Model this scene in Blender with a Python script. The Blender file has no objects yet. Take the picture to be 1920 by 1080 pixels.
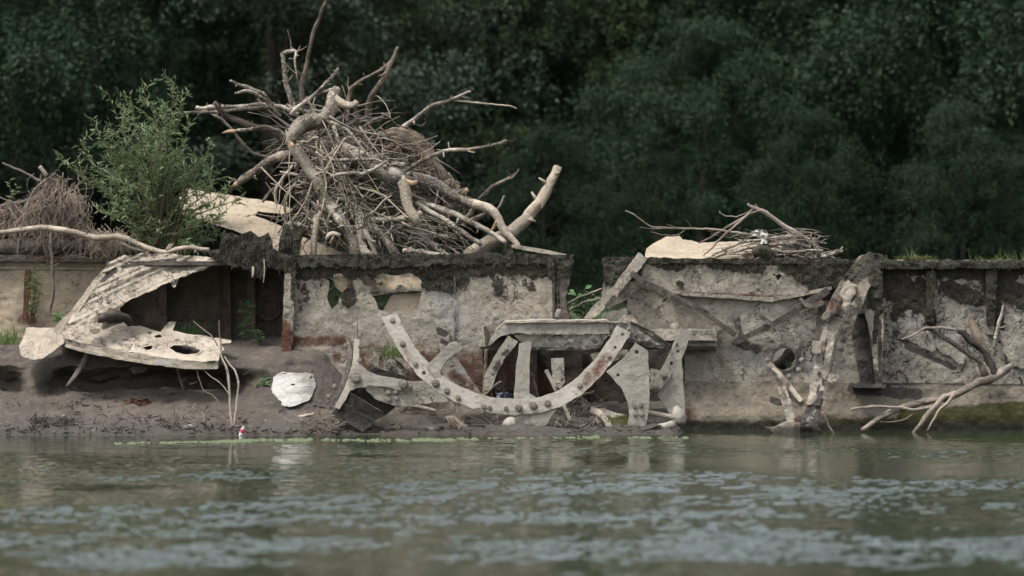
import bpy, bmesh, math, random
import numpy as np
from mathutils import Vector, Matrix, noise as mnoise

SC = bpy.context.scene
COL = SC.collection
R = math.radians
rng = np.random.default_rng(7)
random.seed(7)

# ------------------------------------------------------------------ camera
CAM_D, CAM_H, PXM, HOR = 40.0, 2.2, 160.0, 466.0
cam = bpy.data.cameras.new('camera')
cam.sensor_width = 36.0
cam.lens = 36.0 * PXM * CAM_D / 1920.0
cam.shift_y = -(540.0 - HOR) / 1920.0
cam.clip_end = 600.0
cam.dof.use_dof = True
cam.dof.focus_distance = 41.6
cam.dof.aperture_fstop = 1.05
cam_o = bpy.data.objects.new('camera', cam)
cam_o.location = (0, -CAM_D, CAM_H)
cam_o.rotation_euler = (R(90), 0, 0)
COL.objects.link(cam_o)
SC.camera = cam_o

# ------------------------------------------------------------------ sky, sun, exposure
SUN_EL, SUN_AZ = 63.0, 232.0          # soft sun high over the left shoulder
w = bpy.data.worlds.new('World'); SC.world = w; w.use_nodes = True
nt = w.node_tree; nt.nodes.clear()
sky = nt.nodes.new('ShaderNodeTexSky'); sky.sky_type = 'NISHITA'; sky.sun_disc = False
sky.sun_elevation = R(SUN_EL); sky.sun_rotation = R(SUN_AZ)
sky.air_density = 1.4; sky.dust_density = 5.0; sky.ozone_density = 1.0
hs = nt.nodes.new('ShaderNodeHueSaturation'); hs.inputs['Saturation'].default_value = 0.52
bg = nt.nodes.new('ShaderNodeBackground'); bg.inputs['Strength'].default_value = 0.135
wo = nt.nodes.new('ShaderNodeOutputWorld')
nt.links.new(sky.outputs[0], hs.inputs['Color']); nt.links.new(hs.outputs[0], bg.inputs['Color'])
nt.links.new(bg.outputs[0], wo.inputs['Surface'])
sl = bpy.data.lights.new('sun', 'SUN'); sl.energy = 1.5; sl.angle = R(10); sl.color = (1.0, 0.985, 0.96)
so = bpy.data.objects.new('sun', sl); COL.objects.link(so)
so.location = (0, -20, 40)
so.rotation_euler = (R(90 - SUN_EL), 0, R(180 - SUN_AZ))
SC.view_settings.view_transform = 'Standard'; SC.view_settings.look = 'None'
SC.view_settings.exposure = 1.1; SC.view_settings.gamma = 1.0
SC.view_settings.use_curve_mapping = False
SC.cycles.use_denoising = True
SC.cycles.max_bounces = 5
SC.cycles.diffuse_bounces = 2
SC.cycles.use_adaptive_sampling = True
SC.cycles.adaptive_threshold = 0.02
SC.cycles.transparent_max_bounces = 4

# ------------------------------------------------------------------ helpers
def kk(Y): return (Y + CAM_D) / CAM_D / PXM
def P(px, py, Y):
    k = kk(Y); return Vector(((px - 960.0) * k, Y, CAM_H + (HOR - py) * k))

OFF = {}
def _mk(name, me, parent, base):
    o = bpy.data.objects.new(name, me); COL.objects.link(o)
    if parent is not None:
        o.parent = parent; OFF[o.name] = OFF[parent.name]
    else:
        o.location = base; OFF[o.name] = Vector(base)
    return o

def mesh_np(name, V, F, mat, parent=None, base=None, smooth=True, attrs=None, tris=None):
    """V (n,3) world positions, F (m,4) quads (+ optional tris (k,3))"""
    V = np.asarray(V, dtype=np.float64)
    if parent is not None: b = OFF[parent.name]
    else:
        if base is None:
            base = Vector(((V[:,0].min()+V[:,0].max())/2, (V[:,1].min()+V[:,1].max())/2, V[:,2].min()))
        b = Vector(base)
    V = V - np.array(b)
    me = bpy.data.meshes.new(name)
    F = np.asarray(F, dtype=np.int32).reshape(-1, 4) if F is not None and len(F) else np.zeros((0,4), np.int32)
    T = np.asarray(tris, dtype=np.int32).reshape(-1, 3) if tris is not None and len(tris) else np.zeros((0,3), np.int32)
    me.vertices.add(len(V)); me.vertices.foreach_set('co', V.astype(np.float32).ravel())
    nl = len(F)*4 + len(T)*3
    me.loops.add(nl); me.loops.foreach_set('vertex_index', np.concatenate([F.ravel(), T.ravel()]).astype(np.int32))
    me.polygons.add(len(F)+len(T))
    ls = np.concatenate([np.arange(len(F))*4, len(F)*4 + np.arange(len(T))*3]).astype(np.int32)
    me.polygons.foreach_set('loop_start', ls)
    me.polygons.foreach_set('use_smooth', np.full(len(F)+len(T), smooth))
    if attrs:
        for k, a in attrs.items():
            at = me.attributes.new(k, 'FLOAT', 'POINT'); at.data.foreach_set('value', np.asarray(a, np.float32))
    me.update(calc_edges=True); me.validate()
    me.materials.append(mat)
    return _mk(name, me, parent, b)

def tag(o, label, cat, group=None, kind=None):
    if label: o['label'] = label
    if cat: o['category'] = cat
    if group: o['group'] = group
    if kind: o['kind'] = kind
    return o
def thing(name, label, cat, base, group=None):
    o = bpy.data.objects.new(name, None); COL.objects.link(o); o.location = base
    o.empty_display_size = 0.2
    OFF[o.name] = Vector(base)
    return tag(o, label, cat, group)

class MB:
    def __init__(s): s.V = []; s.F = []; s.T = []
    def n(s): return len(s.V)
    def quad(s, a, b, c, d):
        i = len(s.V); s.V += [tuple(a), tuple(b), tuple(c), tuple(d)]; s.F.append((i, i+1, i+2, i+3))
    def box(s, c, sx, sy, sz, rot=None):
        i = len(s.V); rot = rot or Matrix.Identity(3)
        for z in (-1, 1):
            for y in (-1, 1):
                for x in (-1, 1):
                    s.V.append(tuple(Vector(c) + rot @ Vector((x*sx/2, y*sy/2, z*sz/2))))
        for f in ((0,2,3,1),(4,5,7,6),(0,1,5,4),(2,6,7,3),(0,4,6,2),(1,3,7,5)): s.F.append(tuple(i+q for q in f))
    def tube(s, pts, rad, sides=7, seg=None, wob=0.0, rough=0.0, cap=True, seed=0, flat=1.0, ang=0.0):
        pts = [Vector(p) for p in pts]; n = len(pts)
        if isinstance(rad, (int, float)): rad = [rad]*n
        if len(rad) != n: rad = list(np.interp(np.linspace(0,1,n), np.linspace(0,1,len(rad)), rad))
        tot = sum((pts[i+1]-pts[i]).length for i in range(n-1))
        if seg is None: seg = max(2, min(10, int(tot/(n-1)/max(rad)/1.5)+1))
        C = []; Rr = []
        for i in range(n-1):
            p0 = pts[max(i-1,0)]; p1 = pts[i]; p2 = pts[i+1]; p3 = pts[min(i+2,n-1)]
            for j in range(seg):
                t = j/seg
                C.append((0.5*((2*p1)+(p2-p0)*t+(2*p0-5*p1+4*p2-p3)*t*t+(3*p1-p0-3*p2+p3)*t**3))*(1-ang)+p1.lerp(p2, t)*ang)
                Rr.append(rad[i]+(rad[i+1]-rad[i])*t)
        C.append(pts[-1]); Rr.append(rad[-1])
        if wob:
            for q in range(1, len(C)-1):
                C[q] = C[q] + mnoise.noise_vector(C[q]*3.1+Vector((seed*7.3, 0, 0)))*wob + mnoise.noise_vector(C[q]*11.0+Vector((seed*3.3, 5, 0)))*wob*0.5
        up = Vector((0.13, 0.21, 0.97)); i0 = len(s.V); m = len(C); prev = None
        for q in range(m):
            t = (C[min(q+1,m-1)]-C[max(q-1,0)])
            t = t.normalized() if t.length > 1e-9 else Vector((0,0,1))
            if prev is None:
                a = t.cross(up)
                if a.length < 1e-3: a = t.cross(Vector((1,0,0)))
            else: a = prev - t*prev.dot(t)
            a.normalize(); prev = a; b = t.cross(a)
            for k in range(sides):
                th = 2*math.pi*k/sides
                r = Rr[q]
                if rough: r *= 1+rough*(mnoise.noise(Vector((C[q].x*6+math.cos(th)*1.3+seed*3.7, C[q].y*6+math.sin(th)*1.3, C[q].z*6)))*1.5+mnoise.noise(Vector((C[q].x*23+math.cos(th)*2.6+seed*1.7, C[q].y*23+math.sin(th)*2.6, C[q].z*23)))*0.9)
                if sides >= 10 and rough: r *= 1+0.55*rough*mnoise.noise(Vector((math.cos(th)*4.1+seed, math.sin(th)*4.1, q*0.35)))
                s.V.append(tuple(C[q]+a*(math.cos(th)*r)+b*(math.sin(th)*r*flat)))
        for q in range(m-1):
            for k in range(sides):
                k2 = (k+1) % sides
                s.F.append((i0+q*sides+k, i0+q*sides+k2, i0+(q+1)*sides+k2, i0+(q+1)*sides+k))
        if cap:
            for q, sg in ((0, -1), (m-1, 1)):
                c = len(s.V); s.V.append(tuple(C[q] + (C[q]-C[q-sg]).normalized()*Rr[q]*0.15))
                for k in range(sides):
                    k2 = (k+1) % sides
                    f = (i0+q*sides+k, i0+q*sides+k2, c); s.T.append(f if sg > 0 else f[::-1])
    def leaf(s, p, d, n, L, W, bend=0.15):
        """bent lens-shaped leaf: two quads"""
        d = d.normalized(); sd = d.cross(n)
        if sd.length < 1e-4: sd = d.cross(Vector((0.3,0.5,0.8)))
        sd.normalize(); nn = sd.cross(d); i = len(s.V)
        m = p + d*L*0.45 + nn*L*bend*0.5; e = p + d*L - nn*L*bend
        s.V += [tuple(p), tuple(m+sd*W/2), tuple(e), tuple(m-sd*W/2)]
        s.T += [(i, i+1, i+2), (i, i+2, i+3)]
    def blade(s, p, d, L, W, droop, seg=4, side=None):
        d = d.normalized(); sd = side or d.cross(Vector((0, -1, 0.1)))
        if sd.length < 1e-3: sd = Vector((1,0,0))
        sd.normalize(); i = len(s.V)
        for q in range(seg+1):
            t = q/seg; c = p + d*L*t + Vector((d.x*0.3, d.y*0.3, -1))*droop*L*t*t
            ww = W*(1-t**1.5)*0.5+0.0004
            s.V += [tuple(c-sd*ww), tuple(c+sd*ww)]
        for q in range(seg): s.F.append((i+2*q, i+2*q+1, i+2*q+3, i+2*q+2))
    def build(s, name, mat, parent=None, base=None, smooth=True):
        return mesh_np(name, np.array(s.V), s.F, mat, parent, base, smooth, tris=s.T)

def fbm(x, y, seed=0, oct=5, lac=2.0, gain=0.5):
    """cheap numpy value noise in about -1..1"""
    x = np.asarray(x, float); y = np.asarray(y, float); out = np.zeros(np.broadcast(x, y).shape); a = 1.0; tot = 0
    for o in range(oct):
        xi = np.floor(x).astype(np.int64); yi = np.floor(y).astype(np.int64); fx = x-xi; fy = y-yi
        fx = fx*fx*(3-2*fx); fy = fy*fy*(3-2*fy)
        def h(i, j):
            n = (i*374761393 + j*668265263 + (seed+o*101)*974634777) & 0xFFFFFFFF
            n = ((n ^ (n >> 13))*1274126177) & 0xFFFFFFFF
            return ((n ^ (n >> 16)) & 0xFFFF)/32767.5-1.0
        v = (h(xi,yi)*(1-fx)+h(xi+1,yi)*fx)*(1-fy)+(h(xi,yi+1)*(1-fx)+h(xi+1,yi+1)*fx)*fy
        out = out + a*v; tot += a; a *= gain; x = x*lac+17.3; y = y*lac+5.1
    return out/tot

def inpoly(X, Y, poly):
    ins = np.zeros(X.shape, bool); n = len(poly)
    for i in range(n):
        x0, y0 = poly[i]; x1, y1 = poly[(i+1) % n]
        if y0 == y1: continue
        c = ((y0 > Y) != (y1 > Y)) & (X < (x1-x0)*(Y-y0)/(y1-y0)+x0)
        ins ^= c
    return ins
def rough_poly(poly, amp, step=6, seed=0):
    out = []; n = len(poly)
    for i in range(n):
        a = np.array(poly[i], float); b = np.array(poly[(i+1) % n], float); L = np.linalg.norm(b-a); m = max(1, int(L/step))
        nr = np.array([-(b-a)[1], (b-a)[0]])/max(L, 1e-6)
        for j in range(m):
            p = a+(b-a)*j/m
            p = p+nr*amp*(fbm(p[0]*0.06, p[1]*0.06, seed, 4)*1.8)
            out.append((p[0], p[1]))
    return out
def circ(cx, cy, r, n=14, e=1.0): return [(cx+r*math.cos(2*math.pi*k/n), cy+r*e*math.sin(2*math.pi*k/n)) for k in range(n)]

def seg_dist(X, Y, x0, y0, x1, y1):
    dx, dy = x1-x0, y1-y0; L2 = dx*dx+dy*dy+1e-9
    t = np.clip(((X-x0)*dx+(Y-y0)*dy)/L2, 0, 1)
    return np.hypot(X-x0-t*dx, Y-y0-t*dy), x0+t*dx, y0+t*dy
def caps(*items):
    """mask from soft capsules (x0,y0,x1,y1,r[,strength]) in layout units"""
    def f(X, Y):
        out = np.zeros(X.shape)
        for it in items:
            x0, y0, x1, y1, r = it[:5]; st = it[5] if len(it) > 5 else 1.0
            d, _, _ = seg_dist(X, Y, x0, y0, x1, y1)
            out = np.maximum(out, st*np.clip(1.5-d/r, 0, 1))
        return out
    return f

def sheet(name, poly, depth, mat, parent=None, holes=(), thick=0.02, step=3.0, rough=0.0, relief=0.0, rscale=0.05, ext=None,
          masks=None, mossy=0.035, seed=0, snap=True, base=None, smooth=True, warp=None, flake=0.006):
    """A thick plate: outline in layout units (1/160 m at the wreck), lifted to its own depth; grid of small cells"""
    if rough: poly = rough_poly(poly, rough, max(step, 3), seed)
    holes = [rough_poly(h, rough if rough else 0.5, 3, seed+3) for h in holes]
    A = np.array(poly); x0, y0 = A.min(0)-step; x1, y1 = A.max(0)+step
    nx = int((x1-x0)/step)+1; ny = int((y1-y0)/step)+1
    gx = x0+np.arange(nx+1)*step; gy = y0+np.arange(ny+1)*step
    cx, cy = np.meshgrid(gx[:-1]+step/2, gy[:-1]+step/2)
    keep = inpoly(cx, cy, poly)
    for h in holes: keep &= ~inpoly(cx, cy, h)
    VX, VY = np.meshgrid(gx, gy)
    jj, ii = np.nonzero(keep)
    idx = lambda j, i: j*(nx+1)+i
    Q = np.stack([idx(jj,ii), idx(jj+1,ii), idx(jj+1,ii+1), idx(jj,ii+1)], 1)
    used = np.unique(Q); mp = -np.ones((nx+1)*(ny+1), np.int64); mp[used] = np.arange(len(used)); Q = mp[Q]
    X = VX.ravel()[used].copy(); Y = VY.ravel()[used].copy(); n = len(used)
    E = np.concatenate([Q[:,[0,1]], Q[:,[1,2]], Q[:,[2,3]], Q[:,[3,0]]])
    key = E[:,0]*n+E[:,1]; rk = E[:,1]*n+E[:,0]
    be = E[~np.isin(key, rk)]
    if snap:
        bv = np.unique(be); bx = X[bv]; by = Y[bv]; best = np.full(len(bv), 1e9); tx = bx.copy(); ty = by.copy()
        for pl in [poly]+list(holes):
            for i in range(len(pl)):
                d, qx, qy = seg_dist(bx, by, *pl[i], *pl[(i+1) % len(pl)])
                m = d < best; best[m] = d[m]; tx[m] = qx[m]; ty[m] = qy[m]
        m = best < step*0.95
        X[bv[m]] = tx[m]; Y[bv[m]] = ty[m]
    D = depth(X, Y) if callable(depth) else np.full(n, float(depth))
    at = {}
    if masks:
        for k_, f in masks.items(): at[k_] = f(X, Y)
    rel = np.zeros(n)
    if relief: rel += relief*fbm(X*rscale, Y*rscale, seed+11, 5)
    if flake:
        f1 = fbm(X*0.045, Y*0.06, seed+23, 6, 2.1, 0.62); f2 = fbm(X*0.02, Y*0.02, seed+29, 3)
        stp = lambda v, e: np.clip((v-e)/0.06+0.5, 0, 1)
        rel += flake*(stp(f1, -0.12)+0.7*stp(f1, 0.14)+0.5*stp(f1, 0.32))*np.clip(0.75+1.2*f2, 0.1, 1.2)+flake*0.45*fbm(X*0.22, Y*0.22, seed+31, 3)
    if 'moss' in at and mossy: rel += mossy*np.clip(at['moss']*1.3-0.2, 0, 1)*(0.5+0.9*fbm(X*0.12, Y*0.12, seed+5, 3))
    Df = D-rel
    k = (Df+CAM_D)/CAM_D/PXM
    Vf = np.stack([(X-960)*k, Df, CAM_H+(HOR-Y)*k], 1)
    if warp is not None: Vf = warp(Vf)
    e = np.array(ext if ext is not None else (0, thick, 0))
    k0 = (D+CAM_D)/CAM_D/PXM
    Vb = (Vf if (ext is not None or warp is not None) else np.stack([(X-960)*k0, D, CAM_H+(HOR-Y)*k0], 1))+e
    V = np.concatenate([Vf, Vb])
    F = np.concatenate([Q, Q[:,::-1]+n, np.stack([be[:,1], be[:,0], be[:,0]+n, be[:,1]+n], 1)])
    at2 = {k_: np.concatenate([a, a]) for k_, a in at.items()}
    o = mesh_np(name, V, F, mat, parent, base, smooth, attrs=at2)
    o.data.set_sharp_from_angle(angle=R(50))
    o_info[o.name] = (X, Y, Df, at)
    return o
o_info = {}

def moss_tufts(srcs, mat, parent, seed=0, dens=0.35, L=(0.02, 0.05), thr=0.62):
    """short hanging moss strands over the mossy parts of the given sheets"""
    r = np.random.default_rng(seed); mb = MB()
    for o in srcs:
        X, Y, D, at = o_info[o.name]
        if 'moss' not in at: continue
        mk = (at['moss']+0.35*fbm(X*0.08, Y*0.08, seed, 4) > thr) & (r.random(len(X)) < dens)
        for x, y, d in zip(X[mk], Y[mk], D[mk]):
            p = P(x+r.normal()*1.5, y+r.normal()*1.5, d-0.002)
            dv = Vector((r.normal()*0.35, -0.7, 0.1+r.normal()*0.5))
            mb.blade(p, dv, r.uniform(*L), 0.009, 0.8, seg=2)
    o = mb.build('moss', mat, parent); o['kind'] = 'stuff'
    return o

# ------------------------------------------------------------------ materials
def mat_new(name):
    m = bpy.data.materials.new(name); m.use_nodes = True; t = m.node_tree; t.nodes.clear()
    o = t.nodes.new('ShaderNodeOutputMaterial'); b = t.nodes.new('ShaderNodeBsdfPrincipled')
    t.links.new(b.outputs[0], o.inputs[0]); return m, t, b
class NT:
    def __init__(s, t):
        s.t = t; g = t.nodes.new('ShaderNodeNewGeometry'); s.pos = g.outputs['Position']; s.geo = g
    def put(s, node, inp, v):
        if isinstance(v, bpy.types.NodeSocket): s.t.links.new(v, node.inputs[inp])
        elif v is not None:
            if isinstance(v, tuple) and len(v) == 3 and node.inputs[inp].type == 'RGBA': v = (*v, 1)
            node.inputs[inp].default_value = v
    def noise(s, scale, detail=4, rough=0.55, vec=None, dist=0.0):
        n = s.t.nodes.new('ShaderNodeTexNoise'); s.put(n, 'Vector', vec or s.pos); s.put(n, 'Scale', scale); s.put(n, 'Detail', detail); s.put(n, 'Roughness', rough); s.put(n, 'Distortion', dist)
        return n.outputs[0]
    def noisec(s, scale, detail=3, vec=None):
        n = s.t.nodes.new('ShaderNodeTexNoise'); s.put(n, 'Vector', vec or s.pos); s.put(n, 'Scale', scale); s.put(n, 'Detail', detail); return n.outputs[1]
    def math(s, op, a, b=0.5, c=None, clamp=False):
        n = s.t.nodes.new('ShaderNodeMath'); n.operation = op; n.use_clamp = clamp; s.put(n, 0, a); s.put(n, 1, b)
        if c is not None: s.put(n, 2, c)
        return n.outputs[0]
    def vmath(s, op, a, b=None, sc=None):
        n = s.t.nodes.new('ShaderNodeVectorMath'); n.operation = op; s.put(n, 0, a)
        if b is not None: s.put(n, 1, b)
        if sc is not None: n.inputs['Scale'].default_value = sc
        return n.outputs[0]
    def ramp(s, v, a, b, lo=0.0, hi=1.0):
        n = s.t.nodes.new('ShaderNodeMapRange'); n.interpolation_type = 'SMOOTHSTEP'; s.put(n, 0, v); s.put(n, 1, a); s.put(n, 2, b); s.put(n, 3, lo); s.put(n, 4, hi); return n.outputs[0]
    def mix(s, f, a, b, mode='MIX'):
        n = s.t.nodes.new('ShaderNodeMix'); n.data_type = 'RGBA'; n.blend_type = mode; s.put(n, 0, f); s.put(n, 6, a); s.put(n, 7, b); return n.outputs[2]
    def attr(s, name):
        n = s.t.nodes.new('ShaderNodeAttribute'); n.attribute_name = name; return n.outputs['Fac']
    def vor(s, scale, vec=None, feature='DISTANCE_TO_EDGE'):
        n = s.t.nodes.new('ShaderNodeTexVoronoi'); n.feature = feature; s.put(n, 'Vector', vec or s.pos); s.put(n, 'Scale', scale); return n.outputs[0]
    def bump(s, h, strength, dist, nrm=None):
        n = s.t.nodes.new('ShaderNodeBump'); s.put(n, 'Height', h); n.inputs['Strength'].default_value = strength; n.inputs['Distance'].default_value = dist
        if nrm: s.t.links.new(nrm, n.inputs['Normal'])
        return n.outputs[0]
    def sep(s):
        n = s.t.nodes.new('ShaderNodeSeparateXYZ'); s.t.links.new(s.pos, n.inputs[0]); return n.outputs

def wreck_mat(name, c1=(0.335,0.298,0.242), c2=(0.262,0.232,0.188), grey=(0.27,0.25,0.22), greyf=0.3, crackf=1.0, rough=0.9, bstr=0.7, dark=0.5, rusty=0.0, pitf=1.0):
    """dried silt over old paint and rusting steel"""
    m, t, b = mat_new(name); n = NT(t)
    warp = n.vmath('ADD', n.pos, n.vmath('SCALE', n.vmath('SUBTRACT', n.noisec(5.0, 4), (0.5,0.5,0.5)), sc=0.22))
    n1 = n.noise(2.3, 6, 0.6); n2 = n.noise(13, 6, 0.65); n3 = n.noise(70, 4, 0.65); n4 = n.noise(5.5, 7, 0.7)
    col = n.mix(n.ramp(n1, 0.35, 0.65), c1, c2)
    col = n.mix(n.math('MULTIPLY', n.ramp(n2, 0.5, 0.68), greyf), col, grey)
    gr = n.attr('grey'); col = n.mix(n.ramp(n.math('ADD', gr, n.math('MULTIPLY_ADD', n2, 1.2, -0.6)), 0.45, 0.7), col, (0.29,0.275,0.25))
    col = n.mix(n.math('MULTIPLY', n.ramp(n3, 0.52, 0.75), 0.4), col, (0.17,0.14,0.11))
    # flakes: pitted, peeling crust with crisp edges; crust shadows painted into the pits
    mpn = t.nodes.new('ShaderNodeMapping'); mpn.inputs['Scale'].default_value = (1.0, 1.0, 1.7); t.links.new(warp, mpn.inputs['Vector']); pv = mpn.outputs[0]
    pit_shade = n.ramp(n.noise(21, 8, 0.7, pv), 0.56, 0.62)
    pit_shade = n.math('MULTIPLY', pit_shade, n.ramp(n4, 0.40, 0.56))
    col = n.mix(n.math('MULTIPLY', pit_shade, 0.8*pitf), col, (0.065,0.055,0.046))
    fl = n.noise(7.5, 9, 0.68, pv)
    st = n.math('ADD', n.ramp(fl, 0.445, 0.46), n.math('ADD', n.ramp(fl, 0.535, 0.55), n.ramp(fl, 0.60, 0.612)))
    edge = n.math('MAXIMUM', n.ramp(n.math('ABSOLUTE', n.math('SUBTRACT', fl, 0.543)), 0.002, 0.014, 1.0, 0.0), n.ramp(n.math('ABSOLUTE', n.math('SUBTRACT', fl, 0.45)), 0.002, 0.010, 1.0, 0.0))
    edge = n.math('MULTIPLY', edge, n.ramp(n1, 0.42, 0.56, 0.0, crackf))
    col = n.mix(n.math('MULTIPLY', edge, 0.6*pitf), col, (0.06,0.05,0.042))
    col = n.mix(n.math('MULTIPLY', n.ramp(fl, 0.60, 0.612), 0.25), col, grey)
    ca = n.attr('crack')
    def ridge(sc, w0, w1, d): return n.ramp(n.math('ABSOLUTE', n.math('SUBTRACT', n.noise(sc, d, 0.6, warp), 0.5)), w0, w1, 1.0, 0.0)
    cm = n.ramp(n.math('ADD', n.noise(2.6, 5), n.math('MULTIPLY', ca, 0.16)), 0.53, 0.66)
    line = n.math('MULTIPLY', n.math('MULTIPLY', ridge(3.2, 0.005, 0.016, 9), cm), n.ramp(n2, 0.34, 0.46))
    line2 = n.math('MULTIPLY', n.math('MULTIPLY', ridge(9, 0.006, 0.03, 8), cm), n.ramp(n2, 0.44, 0.52))
    crack = n.math('MULTIPLY', n.math('MAXIMUM', line, n.math('MULTIPLY', line2, 0.55)), crackf)
    col = n.mix(crack, col, (0.035,0.03,0.028))
    mps = t.nodes.new('ShaderNodeMapping'); mps.inputs['Scale'].default_value = (1.0, 1.0, 0.09); t.links.new(n.pos, mps.inputs['Vector'])
    sk = n.math('MULTIPLY', n.ramp(n.noise(11, 5, 0.6, mps.outputs[0]), 0.52, 0.68), n.ramp(n.noise(1.6, 3), 0.42, 0.6))
    col = n.mix(n.math('MULTIPLY', sk, 0.35*pitf), col, (0.12,0.10,0.082))
    # rust
    ru = n.attr('rust'); rf = n.ramp(n.math('ADD', n.math('ADD', ru, rusty), n.math('MULTIPLY_ADD', n.noise(7, 6, 0.7), 1.4, -0.7)), 0.35, 0.95)
    rc = n.mix(n.noise(22, 4), (0.050,0.030,0.024), (0.135,0.066,0.040))
    col = n.mix(rf, col, rc)
    # dark old steel
    dk = n.attr('dark'); df = n.ramp(n.math('ADD', dk, n.math('MULTIPLY_ADD', n.noise(9, 6, 0.7), 1.3, -0.65)), 0.45, 0.65)
    col = n.mix(df, col, n.mix(n2, (0.035,0.03,0.03), (0.10,0.085,0.075)))
    # green slime low down
    al = n.attr('alg'); af = n.ramp(n.math('ADD', al, n.math('MULTIPLY_ADD', n.noise(6, 6, 0.7), 1.2, -0.6)), 0.4, 0.7)
    col = n.mix(af, col, n.mix(n.noise(28, 3), (0.022,0.024,0.010), (0.075,0.075,0.025)))
    # dried moss
    mo = n.attr('moss'); mf = n.ramp(n.math('ADD', mo, n.math('MULTIPLY_ADD', n.noise(11, 7, 0.72), 1.7, -0.85)), 0.48, 0.60)
    mc = n.mix(n.ramp(n3, 0.35, 0.65), (0.016,0.015,0.011), (0.085,0.078,0.060))
    col = n.mix(mf, col, mc)
    wz = n.sep()[2]; wet = n.ramp(n.math('ADD', wz, n.math('MULTIPLY_ADD', n.noise(5, 4), 0.16, -0.08)), 0.03, 0.13, 1.0, 0.0)
    col = n.mix(wet, col, n.mix(0.5, (0.02,0.018,0.013), col, 'MULTIPLY'))
    col = n.mix(n.math('MULTIPLY', wet, 0.55), col, (0.03,0.026,0.018)); rough = n.ramp(wet, 0, 1, rough, 0.4)
    n.put(b, 'Base Color', col); n.put(b, 'Roughness', rough); n.put(b, 'Specular IOR Level', 0.2)
    h = n.math('ADD', n.math('MULTIPLY', n4, 0.25), n.math('MULTIPLY', n2, 0.35))
    h = n.math('ADD', h, n.math('MULTIPLY', n3, n.math('MULTIPLY_ADD', mf, 0.35, 0.13)))
    h = n.math('SUBTRACT', h, n.math('MULTIPLY', pit_shade, 0.22)); h = n.math('ADD', h, n.math('MULTIPLY', st, 0.13))
    h = n.math('SUBTRACT', h, n.math('MULTIPLY', crack, 0.5))
    n.put(b, 'Normal', n.bump(h, bstr, 0.085))
    return m

def wood_mat(name, c1, c2, dark=(0.05,0.04,0.03), bark=0.5, scale=1.0, pale=None):
    m, t, b = mat_new(name); n = NT(t)
    n1 = n.noise(3.0*scale, 5); n2 = n.noise(18*scale, 6, 0.65); n3 = n.noise(75*scale, 4, 0.6)
    oi = t.nodes.new('ShaderNodeObjectInfo').outputs['Random']
    col = n.mix(n.ramp(n.math('ADD', n1, n.math('MULTIPLY_ADD', oi, 0.24, -0.12)), 0.40, 0.60), c1, c2)
    col = n.mix(n.math('MULTIPLY', n.ramp(n3, 0.45, 0.72), 0.45), col, tuple(q*0.42 for q in c2))
    if pale: col = n.mix(n.ramp(n.noise(2.1, 6, 0.6), 0.54, 0.58), col, pale)
    warp = n.vmath('ADD', n.pos, n.vmath('SCALE', n.vmath('SUBTRACT', n.noisec(14, 3), (0.5,0.5,0.5)), sc=0.10))
    v = n.vor(26*scale, warp)
    cr = n.math('MULTIPLY', n.ramp(v, 0.01, 0.16, 1.0, 0.0), n.math('MULTIPLY', n.ramp(n1, 0.38, 0.55), bark))
    col = n.mix(n.math('MAXIMUM', cr, n.math('MULTIPLY', n.ramp(n2, 0.55, 0.75), 0.65*bark)), col, dark)
    n.put(b, 'Base Color', col); n.put(b, 'Roughness', 0.85); n.put(b, 'Specular IOR Level', 0.2)
    h = n.math('SUBTRACT', n.math('ADD', n.math('MULTIPLY', n2, 0.6), n.math('MULTIPLY', n3, 0.3)), n.math('MULTIPLY', cr, 0.6))
    n.put(b, 'Normal', n.bump(h, 0.9, 0.035))
    return m

def leaf_mat(name, c1, c2, rough=0.5, trans=0.25, spec=0.35, scale=1.5):
    m, t, b = mat_new(name); n = NT(t)
    n1 = n.noise(scale, 4); n2 = n.noise(scale*14, 3)
    col = n.mix(n.ramp(n1, 0.35, 0.65), c1, c2)
    col = n.mix(n.math('MULTIPLY', n.ramp(n2, 0.5, 0.8), 0.45), col, tuple(x*1.6 for x in c2))
    n.put(b, 'Base Color', col); n.put(b, 'Roughness', rough); n.put(b, 'Specular IOR Level', spec)
    tr = t.nodes.new('ShaderNodeBsdfTranslucent'); n.put(tr, 'Color', col)
    mx = t.nodes.new('ShaderNodeMixShader'); mx.inputs[0].default_value = trans
    out = [q for q in t.nodes if q.type == 'OUTPUT_MATERIAL'][0]
    t.links.new(b.outputs[0], mx.inputs[1]); t.links.new(tr.outputs[0], mx.inputs[2]); t.links.new(mx.outputs[0], out.inputs[0])
    return m
def plain_mat(name, c, rough=0.6, var=0.3, scale=20, bstr=0.3, spec=0.3):
    m, t, b = mat_new(name); n = NT(t)
    n2 = n.noise(scale, 5, 0.6)
    col = n.mix(n.ramp(n2, 0.35, 0.7), c, tuple(x*(1-var) for x in c))
    n.put(b, 'Base Color', col); n.put(b, 'Roughness', rough); n.put(b, 'Specular IOR Level', spec)
    n.put(b, 'Normal', n.bump(n2, bstr, 0.02)); return m

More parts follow.
